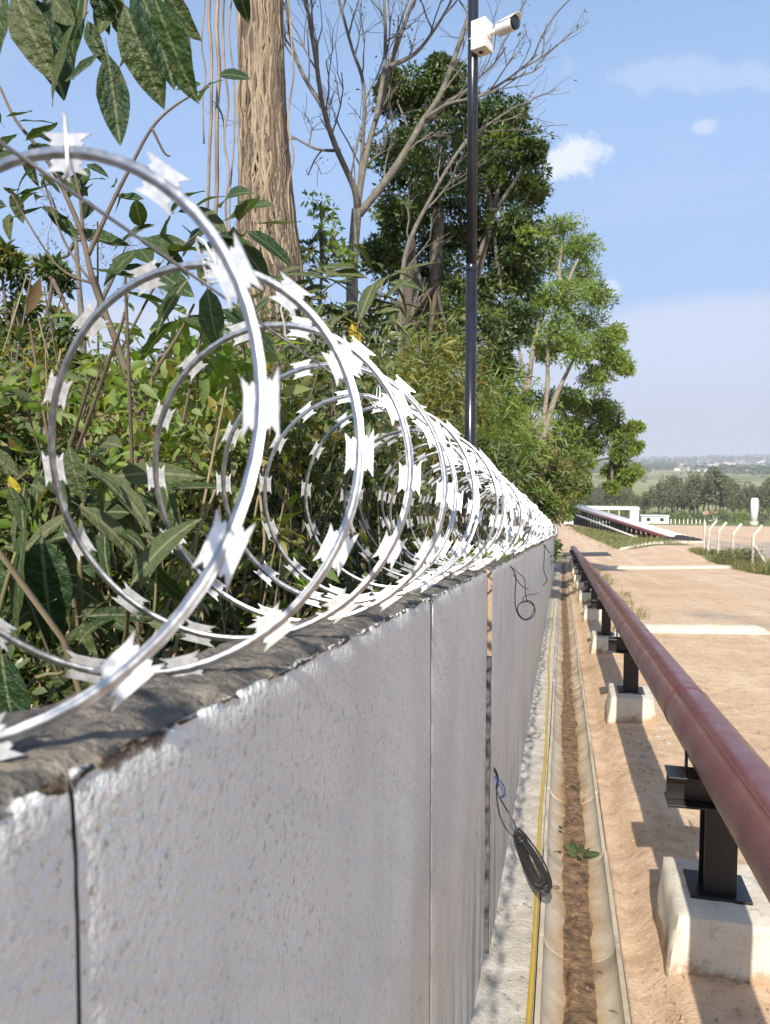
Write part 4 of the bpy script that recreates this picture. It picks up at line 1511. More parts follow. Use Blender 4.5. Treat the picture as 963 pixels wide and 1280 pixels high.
def bush(c, h, rad, dep, nleaf, mi, lsz, asp=0.35):
    cx, cy, g = c
    nc = max(4, int(nleaf / 28))
    a = nrg.uniform(0, 6.283, nc); rr = rad * np.sqrt(nrg.uniform(0, 1, nc)); hz = nrg.uniform(0.12, 1.0, nc) ** 0.8
    rr = rr * (1.05 - 0.55 * hz)
    CC = np.stack([cx + rr * np.cos(a), cy + rr * np.sin(a), g + h * hz], 1)
    k = nleaf // nc + 1
    P = np.repeat(CC, k, 0)
    D = rvec(len(P), 0.25)
    P = P + D * nrg.uniform(0.1, 1.0, (len(P), 1)) * lsz * 1.6 + nrg.normal(size=P.shape) * lsz * 0.7
    D = unit(D + nrg.normal(size=D.shape) * 0.4 + np.array([0, 0, -0.15]))
    V, T = leaf_geo(P, D, lsz * nrg.uniform(0.6, 1.35, len(P)), lsz * asp * nrg.uniform(0.7, 1.3, len(P)), nrg)
    if dep < 7:
        V, T = leaf_fine(P, D, lsz * nrg.uniform(0.6, 1.4, len(P)), lsz * asp * nrg.uniform(0.7, 1.3, len(P)), nrg)
    und.add(V, T, mi)
    for q in CC[:: 4]:
        b0 = Vector((cx + nrg.normal() * rad * 0.2, cy + nrg.normal() * rad * 0.2, g - 0.05))
        q = Vector(q)
        m1 = b0.lerp(q, 0.5) + Vector(nrg.normal(size=3)) * 0.08 * h
        r = 0.004 + 0.0016 * dep ** 0.5
        dry.tube([b0, m1, q], [r * 1.3, r, r * 0.4], 4, 0, caps=False)


cnt = 0
tries = 0
while cnt < 300 and tries < 5000:
    tries += 1
    dep = float(1.9 + 34 * nrg.uniform() ** 2.0)
    px = float(nrg.uniform(-190, 735))
    r = sight(px, 580); p = r * dep
    if p.x > -0.95 - 0.02 * dep:
        continue
    yt = float(np.interp(px, YT_X, YT_Y)) + float(nrg.uniform(0, 1) ** 1.3 * 190) - (15 if nrg.uniform() < 0.1 else 0)
    zt = CAM_Z + dep * (580 - yt) / 960
    g = ground(p.x, p.y)
    h = zt - g
    if h < 0.35:
        h = float(nrg.uniform(0.4, 0.8))
    h = min(h, 3.6 + 0.1 * dep)
    rad = float(nrg.uniform(0.35, 0.75)) * (0.5 + 0.09 * dep)
    if p.x + rad > -0.62:
        rad = max(0.2, -0.62 - p.x)
    lsz = max(float(nrg.choice([0.03, 0.045, 0.06, 0.075, 0.10])), dep * 0.0066)
    mi = int(nrg.choice([0, 0, 1, 2, 2, 3, 3, 3, 4, 4]))
    if mi == 4 and dep < 7 and nrg.uniform() < 0.5:
        mi = 0
    n = int(min(1500, 300 + 330 * rad * h / (lsz * 10) ** 1.2))
    bush((p.x, p.y, g), h, rad, dep, n, mi, lsz, float(nrg.choice([0.16, 0.24, 0.34, 0.46])))
    cnt += 1
# low ground cover straight behind the wall
for _ in range(120):
    y = float(nrg.uniform(0.3, 40) if _ > 40 else nrg.uniform(0.3, 5)); x = float(nrg.uniform(-1.4, -0.62))
    dep = max(0.8, y)
    ls = max(0.05, 0.008 * dep)
    bush((x, y, ground(x, y)), float(nrg.uniform(0.35, 0.75)), 0.22, dep, 170, int(nrg.choice([0, 2, 1, 2])), ls, 0.4)
# bamboo-like fine leaves arching beside the pole, and greenery spilling on the wall top
for (px, py, dp, n, w) in ((550, 455, 7.5, 900, 0.5), (520, 470, 8, 700, 0.5), (565, 500, 7, 500, 0.35), (615, 500, 9, 700, 0.5), (640, 540, 10, 700, 0.6), (625, 580, 7, 300, 0.25)):
    c = np.array(atD(px, py, dp))
    P = c + nrg.normal(size=(n, 3)) * w * np.array([0.55, 0.55, 0.45])
    D = unit(nrg.normal(size=(n, 3)) * np.array([1, 1, 0.5]) + np.array([0, 0, -0.35]))
    V, T = leaf_geo(P, D, 0.15 * nrg.uniform(0.7, 1.3, n), 0.022, nrg, droop=0.25)
    und.add(V, T, 3 if n in (900, 500) else 1 if n == 700 else 0)
for _ in range(90):
    y = float(nrg.uniform(3.4, 12)); x = float(nrg.uniform(-0.47, -0.36))
    n = 16
    P = np.array([x, y, float(base(y)) + WALL_H + 0.02]) + nrg.normal(size=(n, 3)) * np.array([0.03, 0.10, 0.012])
    V, T = leaf_geo(P, rvec(n, 0.5), 0.05 + 0.003 * y, 0.022, nrg)
    und.add(V, T, 1)
# dry stalks and dead sticks
dry2 = MB()
for _ in range(950):
    dep = float(1.6 + 14 * nrg.uniform() ** 1.6); px = float(nrg.uniform(-100, 640))
    p = sight(px, 580) * dep
    if p.x > -0.75:
        continue
    g = ground(p.x, p.y)
    b0 = Vector((p.x, p.y, g)); h = float(nrg.uniform(0.5, 2.1)) * (0.75 + 0.03 * dep)
    lean = Vector((nrg.normal() * 0.25, nrg.normal() * 0.25, 1)).normalized()
    m1 = b0 + lean * h * 0.5 + Vector(nrg.normal(size=3)) * 0.05
    q = b0 + lean * h + Vector(nrg.normal(size=3)) * 0.12
    if q.x > -0.66:
        continue
    rr = float(nrg.uniform(0.003, 0.007)) * (0.8 + 0.06 * dep)
    (dry2 if _ % 2 else dry).tube([b0, m1, q], [rr * 1.2, rr, rr * 0.5], 5, 0, caps=False)
    if _ % 3 == 0:
        e2 = m1 + Vector(nrg.normal(size=3)) * 0.25 * h * 0.6 + Vector((0, 0, 0.15 * h))
        if e2.x < -0.66:
            (dry2 if _ % 2 else dry).tube([m1, m1.lerp(e2, 0.5) + Vector((0, 0, 0.03)), e2], [rr * 0.8, rr * 0.6, rr * 0.3], 4, 0, caps=False)
ug = und.build('undergrowth', [M[k] for k in UM])
tag(ug, 'dense tangled green undergrowth filling the bank behind the wall', 'undergrowth', kind='stuff')
st = dry.build('dry_stalks', M['twig'])
tag(st, 'tangle of dry brown stalks and sticks in the undergrowth', 'stalks', kind='stuff')
st = dry2.build('straw_stalks', plain('straw', (0.34, 0.27, 0.17), (0.20, 0.15, 0.09), 5, 0.9))
tag(st, 'thin pale straw-coloured stalks poking out of the undergrowth', 'stalks', kind='stuff')


# --- trees
def grow(mb, p, d, ln, r, lev, rgx, tips, spread=0.6, kids=(2, 3), up=0.12, seg=4, wig=0.18, sides=7, minr=0.004):
    pts = [p.copy()]; rad = [r]
    dd = d.copy()
    r1 = max(r * 0.62, minr)
    for i in range(seg):
        dd = (dd + Vector((rgx.gauss(0, wig), rgx.gauss(0, wig), rgx.gauss(0, wig) * 0.6 + up * 0.4))).normalized()
        p = p + dd * (ln / seg)
        pts.append(p.copy()); rad.append(r + (r1 - r) * (i + 1) / seg)
    mb.tube(pts, rad, sides if lev > 1 else max(4, sides - 2), 0, caps=False)
    if lev <= 0:
        tips.append((pts[-1], dd)); tips.append((pts[len(pts) // 2], dd))
        return
    for k in range(rgx.randint(*kids)):
        a = rgx.uniform(0, 6.283)
        o = dd.orthogonal().normalized()
        o = Matrix.Rotation(a, 3, dd) @ o
        nd = (dd + o * spread * rgx.uniform(0.6, 1.3) + Vector((0, 0, up))).normalized()
        j = rgx.randint(max(1, seg // 2), seg)
        grow(mb, pts[j].copy(), nd, ln * rgx.uniform(0.55, 0.8), rad[j] * 0.72, lev - 1, rgx, tips, spread, kids, up, max(3, seg - 1), wig, sides, minr)


def crown_leaves(name, clumps, nper, lsz, asp, mats, wts, parent, off, flat=0.75):
    lv = Leaves()
    off = np.array(off)
    for (c, r) in clumps:
        n = int(nper)
        D = rvec(n, 0.3)
        rad = r * nrg.uniform(0.25, 1.0, (n, 1)) ** 0.6
        P = np.array(c) - off + D * rad * np.array([1, 1, flat])
        DD = unit(D + nrg.normal(size=(n, 3)) * 0.6 + np.array([0, 0, -0.1]))
        V, T = leaf_geo(P, DD, lsz * nrg.uniform(0.6, 1.3, n), lsz * asp * nrg.uniform(0.7, 1.3, n), nrg)
        lv.add(V, T, int(nrg.choice(len(mats), p=wts)))
    o = lv.build(name, mats, parent)
    o['kind'] = 'stuff'
    return o


# old trunk wrapped in dry vines
bt0 = atD(335, 560, 8.0)
bt = plant('vine_wrapped_tree', 'thick old tree trunk wrapped in dry brown vines left of the bare tree', 'tree', (bt0.x, bt0.y, ground(bt0.x, bt0.y)))
S = lambda x, y, d=8.0: atD(x, y, d) - bt.location
mb = MB()
path = smooth([S(350, 760), S(345, 600), S(343, 440), S(338, 330), S(332, 230), S(328, 120), S(325, 0), S(322, -160), S(326, -330)], 6)
mb.tube(path, list(np.interp(np.linspace(0, 1, len(path)), [0, 0.3, 0.42, 0.5, 0.62, 0.8, 1], [0.40, 0.35, 0.29, 0.26, 0.225, 0.215, 0.19])), 26, wob=0.22)
mb.build('trunk', M['bark_trunk'], bt)
vm = MB()
rgv = random.Random(12)
for k in range(420):
    a = rgv.uniform(0, 6.283); i0 = rgv.randint(0, len(path) - 18); i1 = min(len(path) - 1, i0 + rgv.randint(12, 34))
    pts = []
    sp = rgv.gauss(0, 0.5) if k % 4 else rgv.gauss(0, 1.8)
    for j in range(i0, i1):
        rr = float(np.interp(j / (len(path) - 1), [0, 0.3, 0.42, 0.5, 0.62, 0.8, 1], [0.405, 0.355, 0.295, 0.265, 0.23, 0.22, 0.195])) + 0.006 * rgv.random()
        a2 = a + sp * (j - i0) / 20 + 0.14 * math.sin(j * 0.7 + k) + 0.07 * math.sin(j * 2.1 + k * 3)
        pts.append(path[j] + Vector((rr * math.cos(a2), rr * math.sin(a2), 0)))
    if len(pts) > 3:
        vm.tube(pts, rgv.choice((0.004, 0.005, 0.007, 0.009, 0.012, 0.016)), 5, 0, caps=False)
o = vm.build('vines', M['vine_mix'], bt); o['kind'] = 'stuff'
for (x, y0, y1, r) in ((262, -60, 270, 0.020), (271, -60, 330, 0.026), (283, -40, 300, 0.014), (290, -60, 340, 0.012), (300, -60, 300, 0.016), (256, -60, 180, 0.010), (364, 60, 330, 0.012), (308, -40, 280, 0.02)):
    mb = MB()
    pts = [S(x + rgv.uniform(-4, 4), y, 7.9 + rgv.uniform(-0.1, 0.1)) for y in np.linspace(y1, y0, 9)]
    pts += [pts[-1].lerp(path[-1], 0.45) + Vector((0, 0, 0.5)), path[-1] + Vector((0, 0, -0.1))]
    mb.tube(smooth(pts, 3), r * 0.8, 6)
    mb.build('hanging_vine', M['vine'], bt)
tips = []
tm = MB()
for k in range(6):
    a = k * 1.05 + 0.3
    grow(tm, path[-1].copy(), Vector((math.cos(a), math.sin(a), 0.7)).normalized(), 2.2, 0.12, 2, rgv, tips, 0.6)
tm.build('limbs', M['bark_trunk'], bt)
crown_leaves('crown', [(p + Vector(bt.location), 0.55) for p, d in tips], 60, 0.12, 0.4, [M['leaf_mid'], M['leaf_dark']], [0.6, 0.4], bt, bt.location)

# bare grey tree
ba0 = atD(440, 560, 11.0)
ba = plant('bare_tree', 'leafless grey tree with forking branches between the old trunk and the pole', 'tree', (ba0.x, ba0.y, ground(ba0.x, ba0.y)))
S = lambda x, y, d=11.0: atD(x, y, d) - ba.location
rgb = random.Random(31)
tm = MB(); tips = []
mb = MB()
tr = smooth([S(436, 700), S(438, 560), S(440, 420), S(441, 330), S(446, 262)], 5)
mb.tube(tr, list(np.linspace(0.10, 0.072, len(tr))), 12, wob=0.15)
mb.build('trunk', M['bark_grey'], ba)
limbs = [([(446, 264), (443, 236), (419, 181), (404, 134), (395, 73), (383, 0), (378, -60)], 0.05, 0.02),
         ([(446, 262), (459, 189), (475, 134), (488, 83), (517, 0), (535, -50)], 0.052, 0.02),
         ([(449, 268), (491, 214), (531, 149), (553, 113), (582, 33), (594, -10), (600, -60)], 0.058, 0.02),
         ([(447, 258), (453, 190), (455, 109), (440, 60), (424, 0), (415, -40)], 0.036, 0.014),
         ([(470, 150), (480, 90), (482, 40), (480, -10)], 0.04, 0.018),
         ([(488, 83), (520, 66), (548, 30), (565, 0)], 0.035, 0.015),
         ([(498, 560), (500, 440), (506, 323), (539, 247), (579, 181), (604, 160), (650, 130)], 0.045, 0.012),
         ([(531, 149), (560, 130), (600, 120), (640, 95), (672, 68)], 0.03, 0.010),
         ([(404, 134), (380, 95), (365, 55), (358, 10)], 0.035, 0.015),
         ([(425, 188), (395, 186), (365, 170)], 0.026, 0.012)]
for i, (pp, r0, r1) in enumerate(limbs):
    dd = rgb.uniform(-0.5, 0.5)
    pts = [S(x, y, 11.0 + dd * (j / len(pp)) * 2.2) for j, (x, y) in enumerate(pp)]
    P = smooth(pts, 4)
    mb = MB(); mb.tube(P, list(np.linspace(r0, r1, len(P))), 8, wob=0.2); mb.build('limb', M['bark_grey'], ba)
    for j in range(3, len(P) - 1, 2):
        d = (P[j + 1] - P[j]).normalized()
        o = Matrix.Rotation(rgb.uniform(0, 6.28), 3, d) @ d.orthogonal().normalized()
        grow(tm, P[j].copy(), (d + o * 0.7 + Vector((0, 0, 0.3))).normalized(), rgb.uniform(0.5, 1.0), 0.014, 2, rgb, tips, 0.6, (2, 3), 0.1, 4, 0.16, 5, 0.0032)
o = tm.build('twigs', M['bark_grey'], ba); o['kind'] = 'stuff'
crown_leaves('sparse_leaves', [(p + Vector(ba.location), 0.1) for p, d in tips[::9]], 3, 0.06, 0.45, [M['leaf_mid']], [1.0], ba, ba.location)


def clumpy_tree(name, label, foot_px, dep, lobes, lsz, asp, mats, wts, trunks, sub, nper, bark, rgx, crown_flat=0.8, depth_spread=1.0, subr=(0.22, 0.42)):
    f = atD(*foot_px, dep)
    root = plant(name, label, 'tree', (f.x, f.y, ground(f.x, f.y)))
    off = root.location
    for (pp, r0, r1) in trunks:
        P = smooth([(atD(x, y, dep) - off) if y is not None else Vector((0, 0, -0.1)) for (x, y) in pp], 5)
        mb = MB(); mb.tube(P, list(np.linspace(r0, r1, len(P))), 10, wob=0.2); mb.build('trunk', bark, root)
    clumps = []; bm_ = MB()
    stem_ends = [atD(*pp[-1], dep) - off for (pp, a, b) in trunks]
    for (x, y, rp) in lobes:
        rr = rp * dep / 960
        c = atD(x, y, dep + rgx.uniform(-0.5, 0.5) * depth_spread)
        near = min(stem_ends, key=lambda e: (e + off - c).length)
        q = c - off
        mid = near.lerp(q, 0.5) + Vector((rgx.gauss(0, 0.1), rgx.gauss(0, 0.1), rgx.gauss(0, 0.1))) * rr
        bm_.tube([near, mid, q], [0.05 * dep / 15, 0.035 * dep / 15, 0.012 * dep / 15], 6, 0, caps=False)
        for k in range(sub):
            v = Vector((rgx.gauss(0, 1), rgx.gauss(0, 1), rgx.gauss(0, 1)))
            v.normalize()
            v *= rgx.uniform(0.35, 1.0) * rr
            v.z *= crown_flat
            e = c + v
            clumps.append((e, rr * rgx.uniform(*subr)))
            if k % 2 == 0:
                bm_.tube([q, q.lerp(e - off, 0.5) + Vector((0, 0, 0.05 * rr)), e - off], [0.014 * dep / 15, 0.01 * dep / 15, 0.004 * dep / 15], 4, 0, caps=False)
    o = bm_.build('branches', bark, root); o['kind'] = 'stuff'
    crown_leaves('crown', clumps, nper, lsz, asp, mats, wts, root, off)
    return root


rgt = random.Random(77)
clumpy_tree('dense_green_tree', 'tall dense dark green leafy tree directly behind the black pole', (548, 600), 15.0,
            [(515, 130, 42), (560, 118, 40), (600, 150, 45), (640, 165, 40), (505, 200, 42), (555, 200, 50), (610, 215, 50), (655, 230, 36), (500, 275, 34), (545, 280, 52), (610, 290, 52),
             (655, 300, 34), (520, 345, 44), (580, 360, 50), (640, 350, 42), (520, 400, 40), (585, 415, 46), (635, 405, 34), (555, 90, 22), (490, 110, 18), (665, 190, 16), (480, 320, 26)],
            0.105, 0.45, [M['leaf_dark'], M['leaf_mid'], M['leaf_light']], [0.42, 0.46, 0.12],
            [([(548, None), (548, 500), (546, 420), (545, 340), (548, 260)], 0.22, 0.12), ([(548, 440), (575, 390), (600, 330), (615, 270)], 0.12, 0.06), ([(546, 400), (520, 340), (512, 280)], 0.1, 0.05)],
            26, 130, M['bark_grey'], rgt, 0.9, 1.8, (0.28, 0.6))
clumpy_tree('airy_light_tree', 'slim light green tree with pale forked trunks and an airy crown beyond the pole', (672, 640), 27.0,
            [(705, 290, 24), (730, 310, 20), (690, 325, 26), (725, 345, 26), (745, 370, 22), (700, 370, 28), (670, 380, 22), (735, 405, 26), (755, 430, 20), (695, 415, 24), (768, 450, 16), (782, 462, 10), (765, 420, 14), (650, 350, 18), (720, 440, 24), (680, 440, 18), (745, 470, 18), (660, 420, 16)],
            0.15, 0.36, [M['leaf_light'], M['leaf_mid'], M['leaf_yellow']], [0.84, 0.06, 0.10],
            [([(668, None), (662, 560), (660, 500), (668, 430), (685, 380)], 0.15, 0.045), ([(668, None), (676, 560), (684, 490), (686, 430), (700, 380)], 0.12, 0.04), ([(676, 560), (690, 510), (702, 480), (722, 440)], 0.12, 0.05), ([(664, 540), (655, 470), (648, 430)], 0.1, 0.05)],
            24, 60, M['bark_pale'], rgt, 0.8, 2.4, (0.35, 0.75))
clumpy_tree('round_topped_tree', 'low spreading tree with a round green crown reaching out over the road', (682, 655), 30.0,
            [(700, 500, 26), (730, 505, 26), (757, 522, 24), (780, 545, 18), (790, 560, 12), (795, 535, 9), (788, 590, 12), (710, 535, 26), (745, 555, 24), (775, 565, 16), (690, 560, 26), (720, 580, 24), (770, 590, 16), (780, 600, 10), (700, 600, 22), (690, 630, 22), (715, 615, 18), (670, 600, 26), (765, 610, 9)],
            0.16, 0.4, [M['leaf_mid'], M['leaf_light'], M['leaf_yellow'], M['leaf_dark']], [0.08, 0.72, 0.16, 0.04],
            [([(682, None), (686, 620), (702, 575), (725, 548)], 0.20, 0.08), ([(695, 595), (735, 578), (765, 572)], 0.09, 0.035)],
            18, 105, M['bark_grey'], rgt, 0.75, 1.8, (0.3, 0.62))
clumpy_tree('yellowish_bushy_tree', 'bushy yellow-green small tree beside the wall right of the pole', (640, 660), 17.0,
            [(620, 480, 34), (640, 520, 36), (615, 540, 34), (660, 560, 32), (640, 590, 32), (680, 590, 28), (665, 620, 26), (700, 610, 22), (690, 635, 16), (600, 590, 28), (625, 450, 20)],
            0.15, 0.26, [M['leaf_yellow'], M['leaf_light'], M['leaf_mid'], M['leaf_dry']], [0.2, 0.36, 0.36, 0.08],
            [([(640, None), (642, 620), (636, 560), (625, 510)], 0.09, 0.04), ([(642, 640), (660, 600), (672, 570)], 0.06, 0.03)],
            18, 85, M['bark_pale'], rgt, 0.85, 1.2, (0.28, 0.6))
clumpy_tree('wall_end_shrub', 'leafy green shrub leaning over the far end of the wall below the round-topped tree', (683, 668), 22.0,
            [(690, 590, 22), (712, 600, 20), (725, 610, 12), (700, 620, 20), (720, 585, 16), (690, 645, 16), (708, 640, 12), (670, 610, 24), (660, 640, 22), (728, 595, 10)],
            0.15, 0.32, [M['leaf_light'], M['leaf_mid'], M['leaf_yellow']], [0.4, 0.4, 0.2],
            [([(683, None), (686, 640), (692, 610), (700, 590)], 0.05, 0.02), ([(683, None), (690, 640), (706, 600), (715, 590)], 0.04, 0.02)],
            14, 40, M['twig'], rgt, 0.9, 0.8)
clumpy_tree('grey_leafless_bush_tree', 'pale greyish small tree standing far behind the thicket at the left', (100, 520), 20.0,
            [(70, 260, 40), (110, 300, 40), (150, 330, 40), (60, 330, 40), (190, 350, 36)],
            0.13, 0.2, [M['leaf_dry'], M['leaf_mid']], [0.7, 0.3],
            [([(100, None), (104, 450), (100, 370), (95, 300)], 0.12, 0.05), ([(102, 430), (130, 370), (150, 330)], 0.08, 0.04)],
            10, 10, M['bark_grey'], rgt, 1.0, 1.5)
clumpy_tree('left_thicket_tree', 'small green tree with fine leaves at the left edge behind the sapling', (20, 700), 4.6,
            [(50, 400, 45), (-20, 400, 50), (30, 460, 60), (90, 440, 45), (5, 330, 30), (65, 345, 26)],
            0.065, 0.4, [M['leaf_mid'], M['leaf_dark'], M['leaf_yellow']], [0.55, 0.3, 0.15],
            [([(36, None), (38, 560), (36, 470), (20, 380)], 0.03, 0.014), ([(37, 520), (48, 440), (60, 390), (66, 350)], 0.02, 0.01), ([(36, 470), (10, 400), (0, 300)], 0.016, 0.006)],
            12, 50, M['twig'], rgt, 1.0, 0.8, (0.18, 0.4))
clumpy_tree('pale_green_young_tree', 'young pale green tree between the old trunk and the bare tree', (395, 520), 9.5,
            [(400, 270, 26), (385, 310, 26), (420, 300, 22), (405, 335, 30), (430, 330, 18)],
            0.09, 0.42, [M['leaf_light'], M['leaf_mid']], [0.6, 0.4],
            [([(400, None), (400, 420), (402, 340), (400, 290)], 0.03, 0.012)],
            8, 18, M['bark_grey'], rgt, 1.0, 0.6)
clumpy_tree('shaded_vine_tree', 'dark vine-hung tree at the foot of the dense green tree', (505, 560), 12.5,
            [(480, 400, 30), (500, 440, 34), (530, 450, 32), (470, 440, 26), (560, 440, 28)],
            0.12, 0.4, [M['leaf_dark'], M['leaf_mid']], [0.7, 0.3],
            [([(505, None), (505, 520), (508, 440), (512, 330), (515, 300)], 0.13, 0.06), ([(540, 520), (540, 440), (545, 360)], 0.11, 0.06)],
            10, 26, M['bark_trunk'], rgt, 1.0, 1.0)

# ------------------------------------------------------------------ the road: humps, dark strip, stones, weeds
def hump(label, x0, x1, y, w, h, skew=0.0, name='concrete_hump'):
    n = max(6, int((x1 - x0) / 0.12)); m = 10
    root_z = ground((x0 + x1) / 2, y)
    us = np.linspace(0, 1, n); vs_ = np.linspace(-1, 1, m)
    U, Vv = np.meshgrid(us, vs_, indexing='ij')
    X = x0 + (x1 - x0) * U
    endr = np.minimum(1, np.minimum(U, 1 - U) * (x1 - x0) / 0.25)
    Y = y + skew * (X - x0) + Vv * w * 0.5 * (0.75 + 0.25 * endr)
    prof = np.clip(1 - np.abs(Vv) ** 5, 0, 1) * np.sqrt(np.clip(endr, 0, 1))
    Z = base(Y) + lateral(X, Y) + prof * h * (1 + 0.08 * fbm(X, Y, 3, 3, 3)) - 0.02
    me = grid_mesh(name, X - x0, Y - y, Z - root_z, [M['hump']], True)
    o = link(name, me, None, (x0, y, root_z))
    return tag(o, label, 'road hump')


hump('pale concrete hump across the dirt road beside the second stretch of pipe', 0.98, 3.62, 13.9, 0.62, 0.14, 0.27)
hump('short rounded stub of concrete just behind the nearest road hump', 0.95, 1.55, 15.6, 0.5, 0.17, 0.15)
hump('long pale concrete hump across the road reaching the bent fence posts', 2.1, 9.1, 39.5, 0.9, 0.16, 0.62)
hump('low faint concrete strip across the far end of the dirt road', 4.6, 12.5, 66.0, 1.6, 0.18, 0.9)

xs = np.linspace(-0.8, 3.4, 30); ys = np.linspace(51, 57, 20)  # flat dark grey strip laid skewed across the far road
X, Y = np.meshgrid(xs, ys)
Yj = Y + (X + 0.8) * 0.9
o = link('dark_road_strip', grid_mesh('dark_road_strip', X, Yj, base(Yj) + lateral(X, Yj) + 0.03, [plain('dark_grey_strip', (0.075, 0.072, 0.07), (0.05, 0.048, 0.046), 3, 0.9)], True))
tag(o, kind='structure')


def rock_mesh(seed):
    import bmesh
    bm = bmesh.new()
    bmesh.ops.create_icosphere(bm, subdivisions=2, radius=1.0)
    for v in bm.verts:
        n = mnoise.noise(v.co * 1.1 + Vector((seed * 3.1, 0, 0))); n2 = mnoise.noise(v.co * 2.7 + Vector((0, seed, 0)))
        v.co *= 1 + 0.35 * n + 0.15 * n2
        v.co.z *= 0.6
    me = bpy.data.meshes.new('stone')
    bm.to_mesh(me); bm.free()
    me.materials.append(M['stone'])
    return me


RM = [rock_mesh(k) for k in range(4)]
rgs = random.Random(4)
stones = [(805, 962, 0.030), (812, 950, 0.022), (822, 936, 0.020), (800, 945, 0.018), (828, 925, 0.024), (796, 920, 0.018), (815, 975, 0.016), (835, 945, 0.018)]
words = ['largest pale stone', 'pale stone behind the largest', 'small pale stone on the right', 'small pale stone on the left', 'grey stone farthest right', 'tiny stone nearest the footing', 'tiny stone nearest the camera', 'pale stone right of the shadow']
for (px, py, r), wd in zip(stones, words):
    p = sight(px, py)
    t = (0.0 - CAM_Z) / (p.z + SL * p.y)
    q = Vector((0, 0, CAM_Z)) + p * t
    o = link('stone', rgs.choice(RM), None, (q.x, q.y, ground(q.x, q.y) + r * 0.25))
    o.scale = (r * 1.2, r, r); o.rotation_euler = (0, 0, rgs.uniform(0, 6))
    tag(o, wd + ' in the pipe shadow before the second footing', 'stone', 'stones by the second footing')

gv = MB()                                     # loose gravel scattered over the dirt
ico = RM[0]
tet = [Vector((1, 0, -0.3)), Vector((-0.5, 0.87, -0.3)), Vector((-0.5, -0.87, -0.3)), Vector((0.1, 0.1, 0.7))]
for _ in range(2600):
    y = 1.9 + 14 * rgs.random() ** 1.5; x = 0.33 + (rgs.random() ** 1.6) * (3.6 if y > 4 else 1.2)
    r = rgs.uniform(0.003, 0.010) * (1 + 0.04 * y)
    a = rgs.uniform(0, 6.28); c, s = math.cos(a), math.sin(a)
    g = ground(x, y)
    gv.add([Vector((x + (v.x * c - v.y * s) * r * rgs.uniform(0.7, 1.3), y + (v.x * s + v.y * c) * r, g + 0.004 + v.z * r)) for v in tet], [(0, 1, 3), (1, 2, 3), (2, 0, 3)])
o = gv.build('gravel', plain('brown_gravel', (0.46, 0.34, 0.23), (0.25, 0.17, 0.11), 6, 0.95))
tag(o, 'loose brown gravel scattered over the dirt beside the pipe', 'gravel', kind='stuff')


def grass_patch(name, label, pts, hgt, n_each, spread, wid):
    V0, D0_, L0 = [], [], []
    for (x, y) in pts:
        for _ in range(n_each):
            px, py = x + nrg.normal() * spread, y + nrg.normal() * spread * 1.5
            V0.append((px, py, ground(px, py))); D0_.append((nrg.normal() * 0.45, nrg.normal() * 0.45, 1.0)); L0.append(hgt * nrg.uniform(0.4, 1.2))
    V, T = leaf_geo(np.array(V0), unit(np.array(D0_)), np.array(L0), wid, nrg, droop=0.25)
    lv = Leaves(); lv.add(V, T, 0)
    o = lv.build(name, [M['grass']])
    tag(o, label, 'grass', kind='stuff')


grass_patch('roadside_grass', 'thin dry grass growing along the right side of the pipe', [(float(nrg.normal() * 0.28 + 1.2), float(y)) for y in nrg.uniform(15, 42, 150)] + [(float(nrg.uniform(0.4, 1.0)), float(y)) for y in nrg.uniform(8, 40, 40)], 0.20, 22, 0.07, 0.012)
grass_patch('fence_grass', 'dry grass and weeds around the feet of the bent fence posts', [(float(x), float(y)) for x, y in zip(nrg.uniform(8.8, 11.5, 150), nrg.uniform(38, 56, 150))], 0.55, 26, 0.16, 0.03)
grass_patch('bank_grass', 'green grass on the strip below the long pipe rack', [(float(np.interp(y, [60, 66, 115, 160], [5.6, 4.6, 1.9, 1.2]) + nrg.uniform(0.2, 5)), float(y)) for y in nrg.uniform(66, 140, 160)], 0.5, 16, 0.5, 0.07)
for k, (x, y, sz, lab) in enumerate(((9.3, 47.2, 0.75, 'olive weed bush between the first bent fence posts'), (9.9, 45.2, 0.8, 'large olive weed bush beside the middle bent fence post'), (11.5, 43.0, 0.7, 'weed bush at the right edge by the last fence post'))):
    root = plant('weed_bush', lab, 'bush', (x, y, ground(x, y)), 'weeds by the fence')
    crown_leaves('foliage', [(Vector((x + rgs.gauss(0, 0.35), y + rgs.gauss(0, 0.4), root.location.z + rgs.uniform(0.1, 1.0) * sz)), 0.35) for _ in range(16)], 60, 0.18, 0.2, [M['leaf_yellow'], M['leaf_mid'], M['leaf_dry']], [0.4, 0.35, 0.25], root, root.location)
    mb = MB()
    for _ in range(7):
        mb.tube([(0, 0, -0.05), (rgs.gauss(0, 0.15), rgs.gauss(0, 0.15), sz * 0.5), (rgs.gauss(0, 0.3), rgs.gauss(0, 0.3), sz)], [0.02, 0.014, 0.006], 5)
    o = mb.build('stems', M['twig'], root)

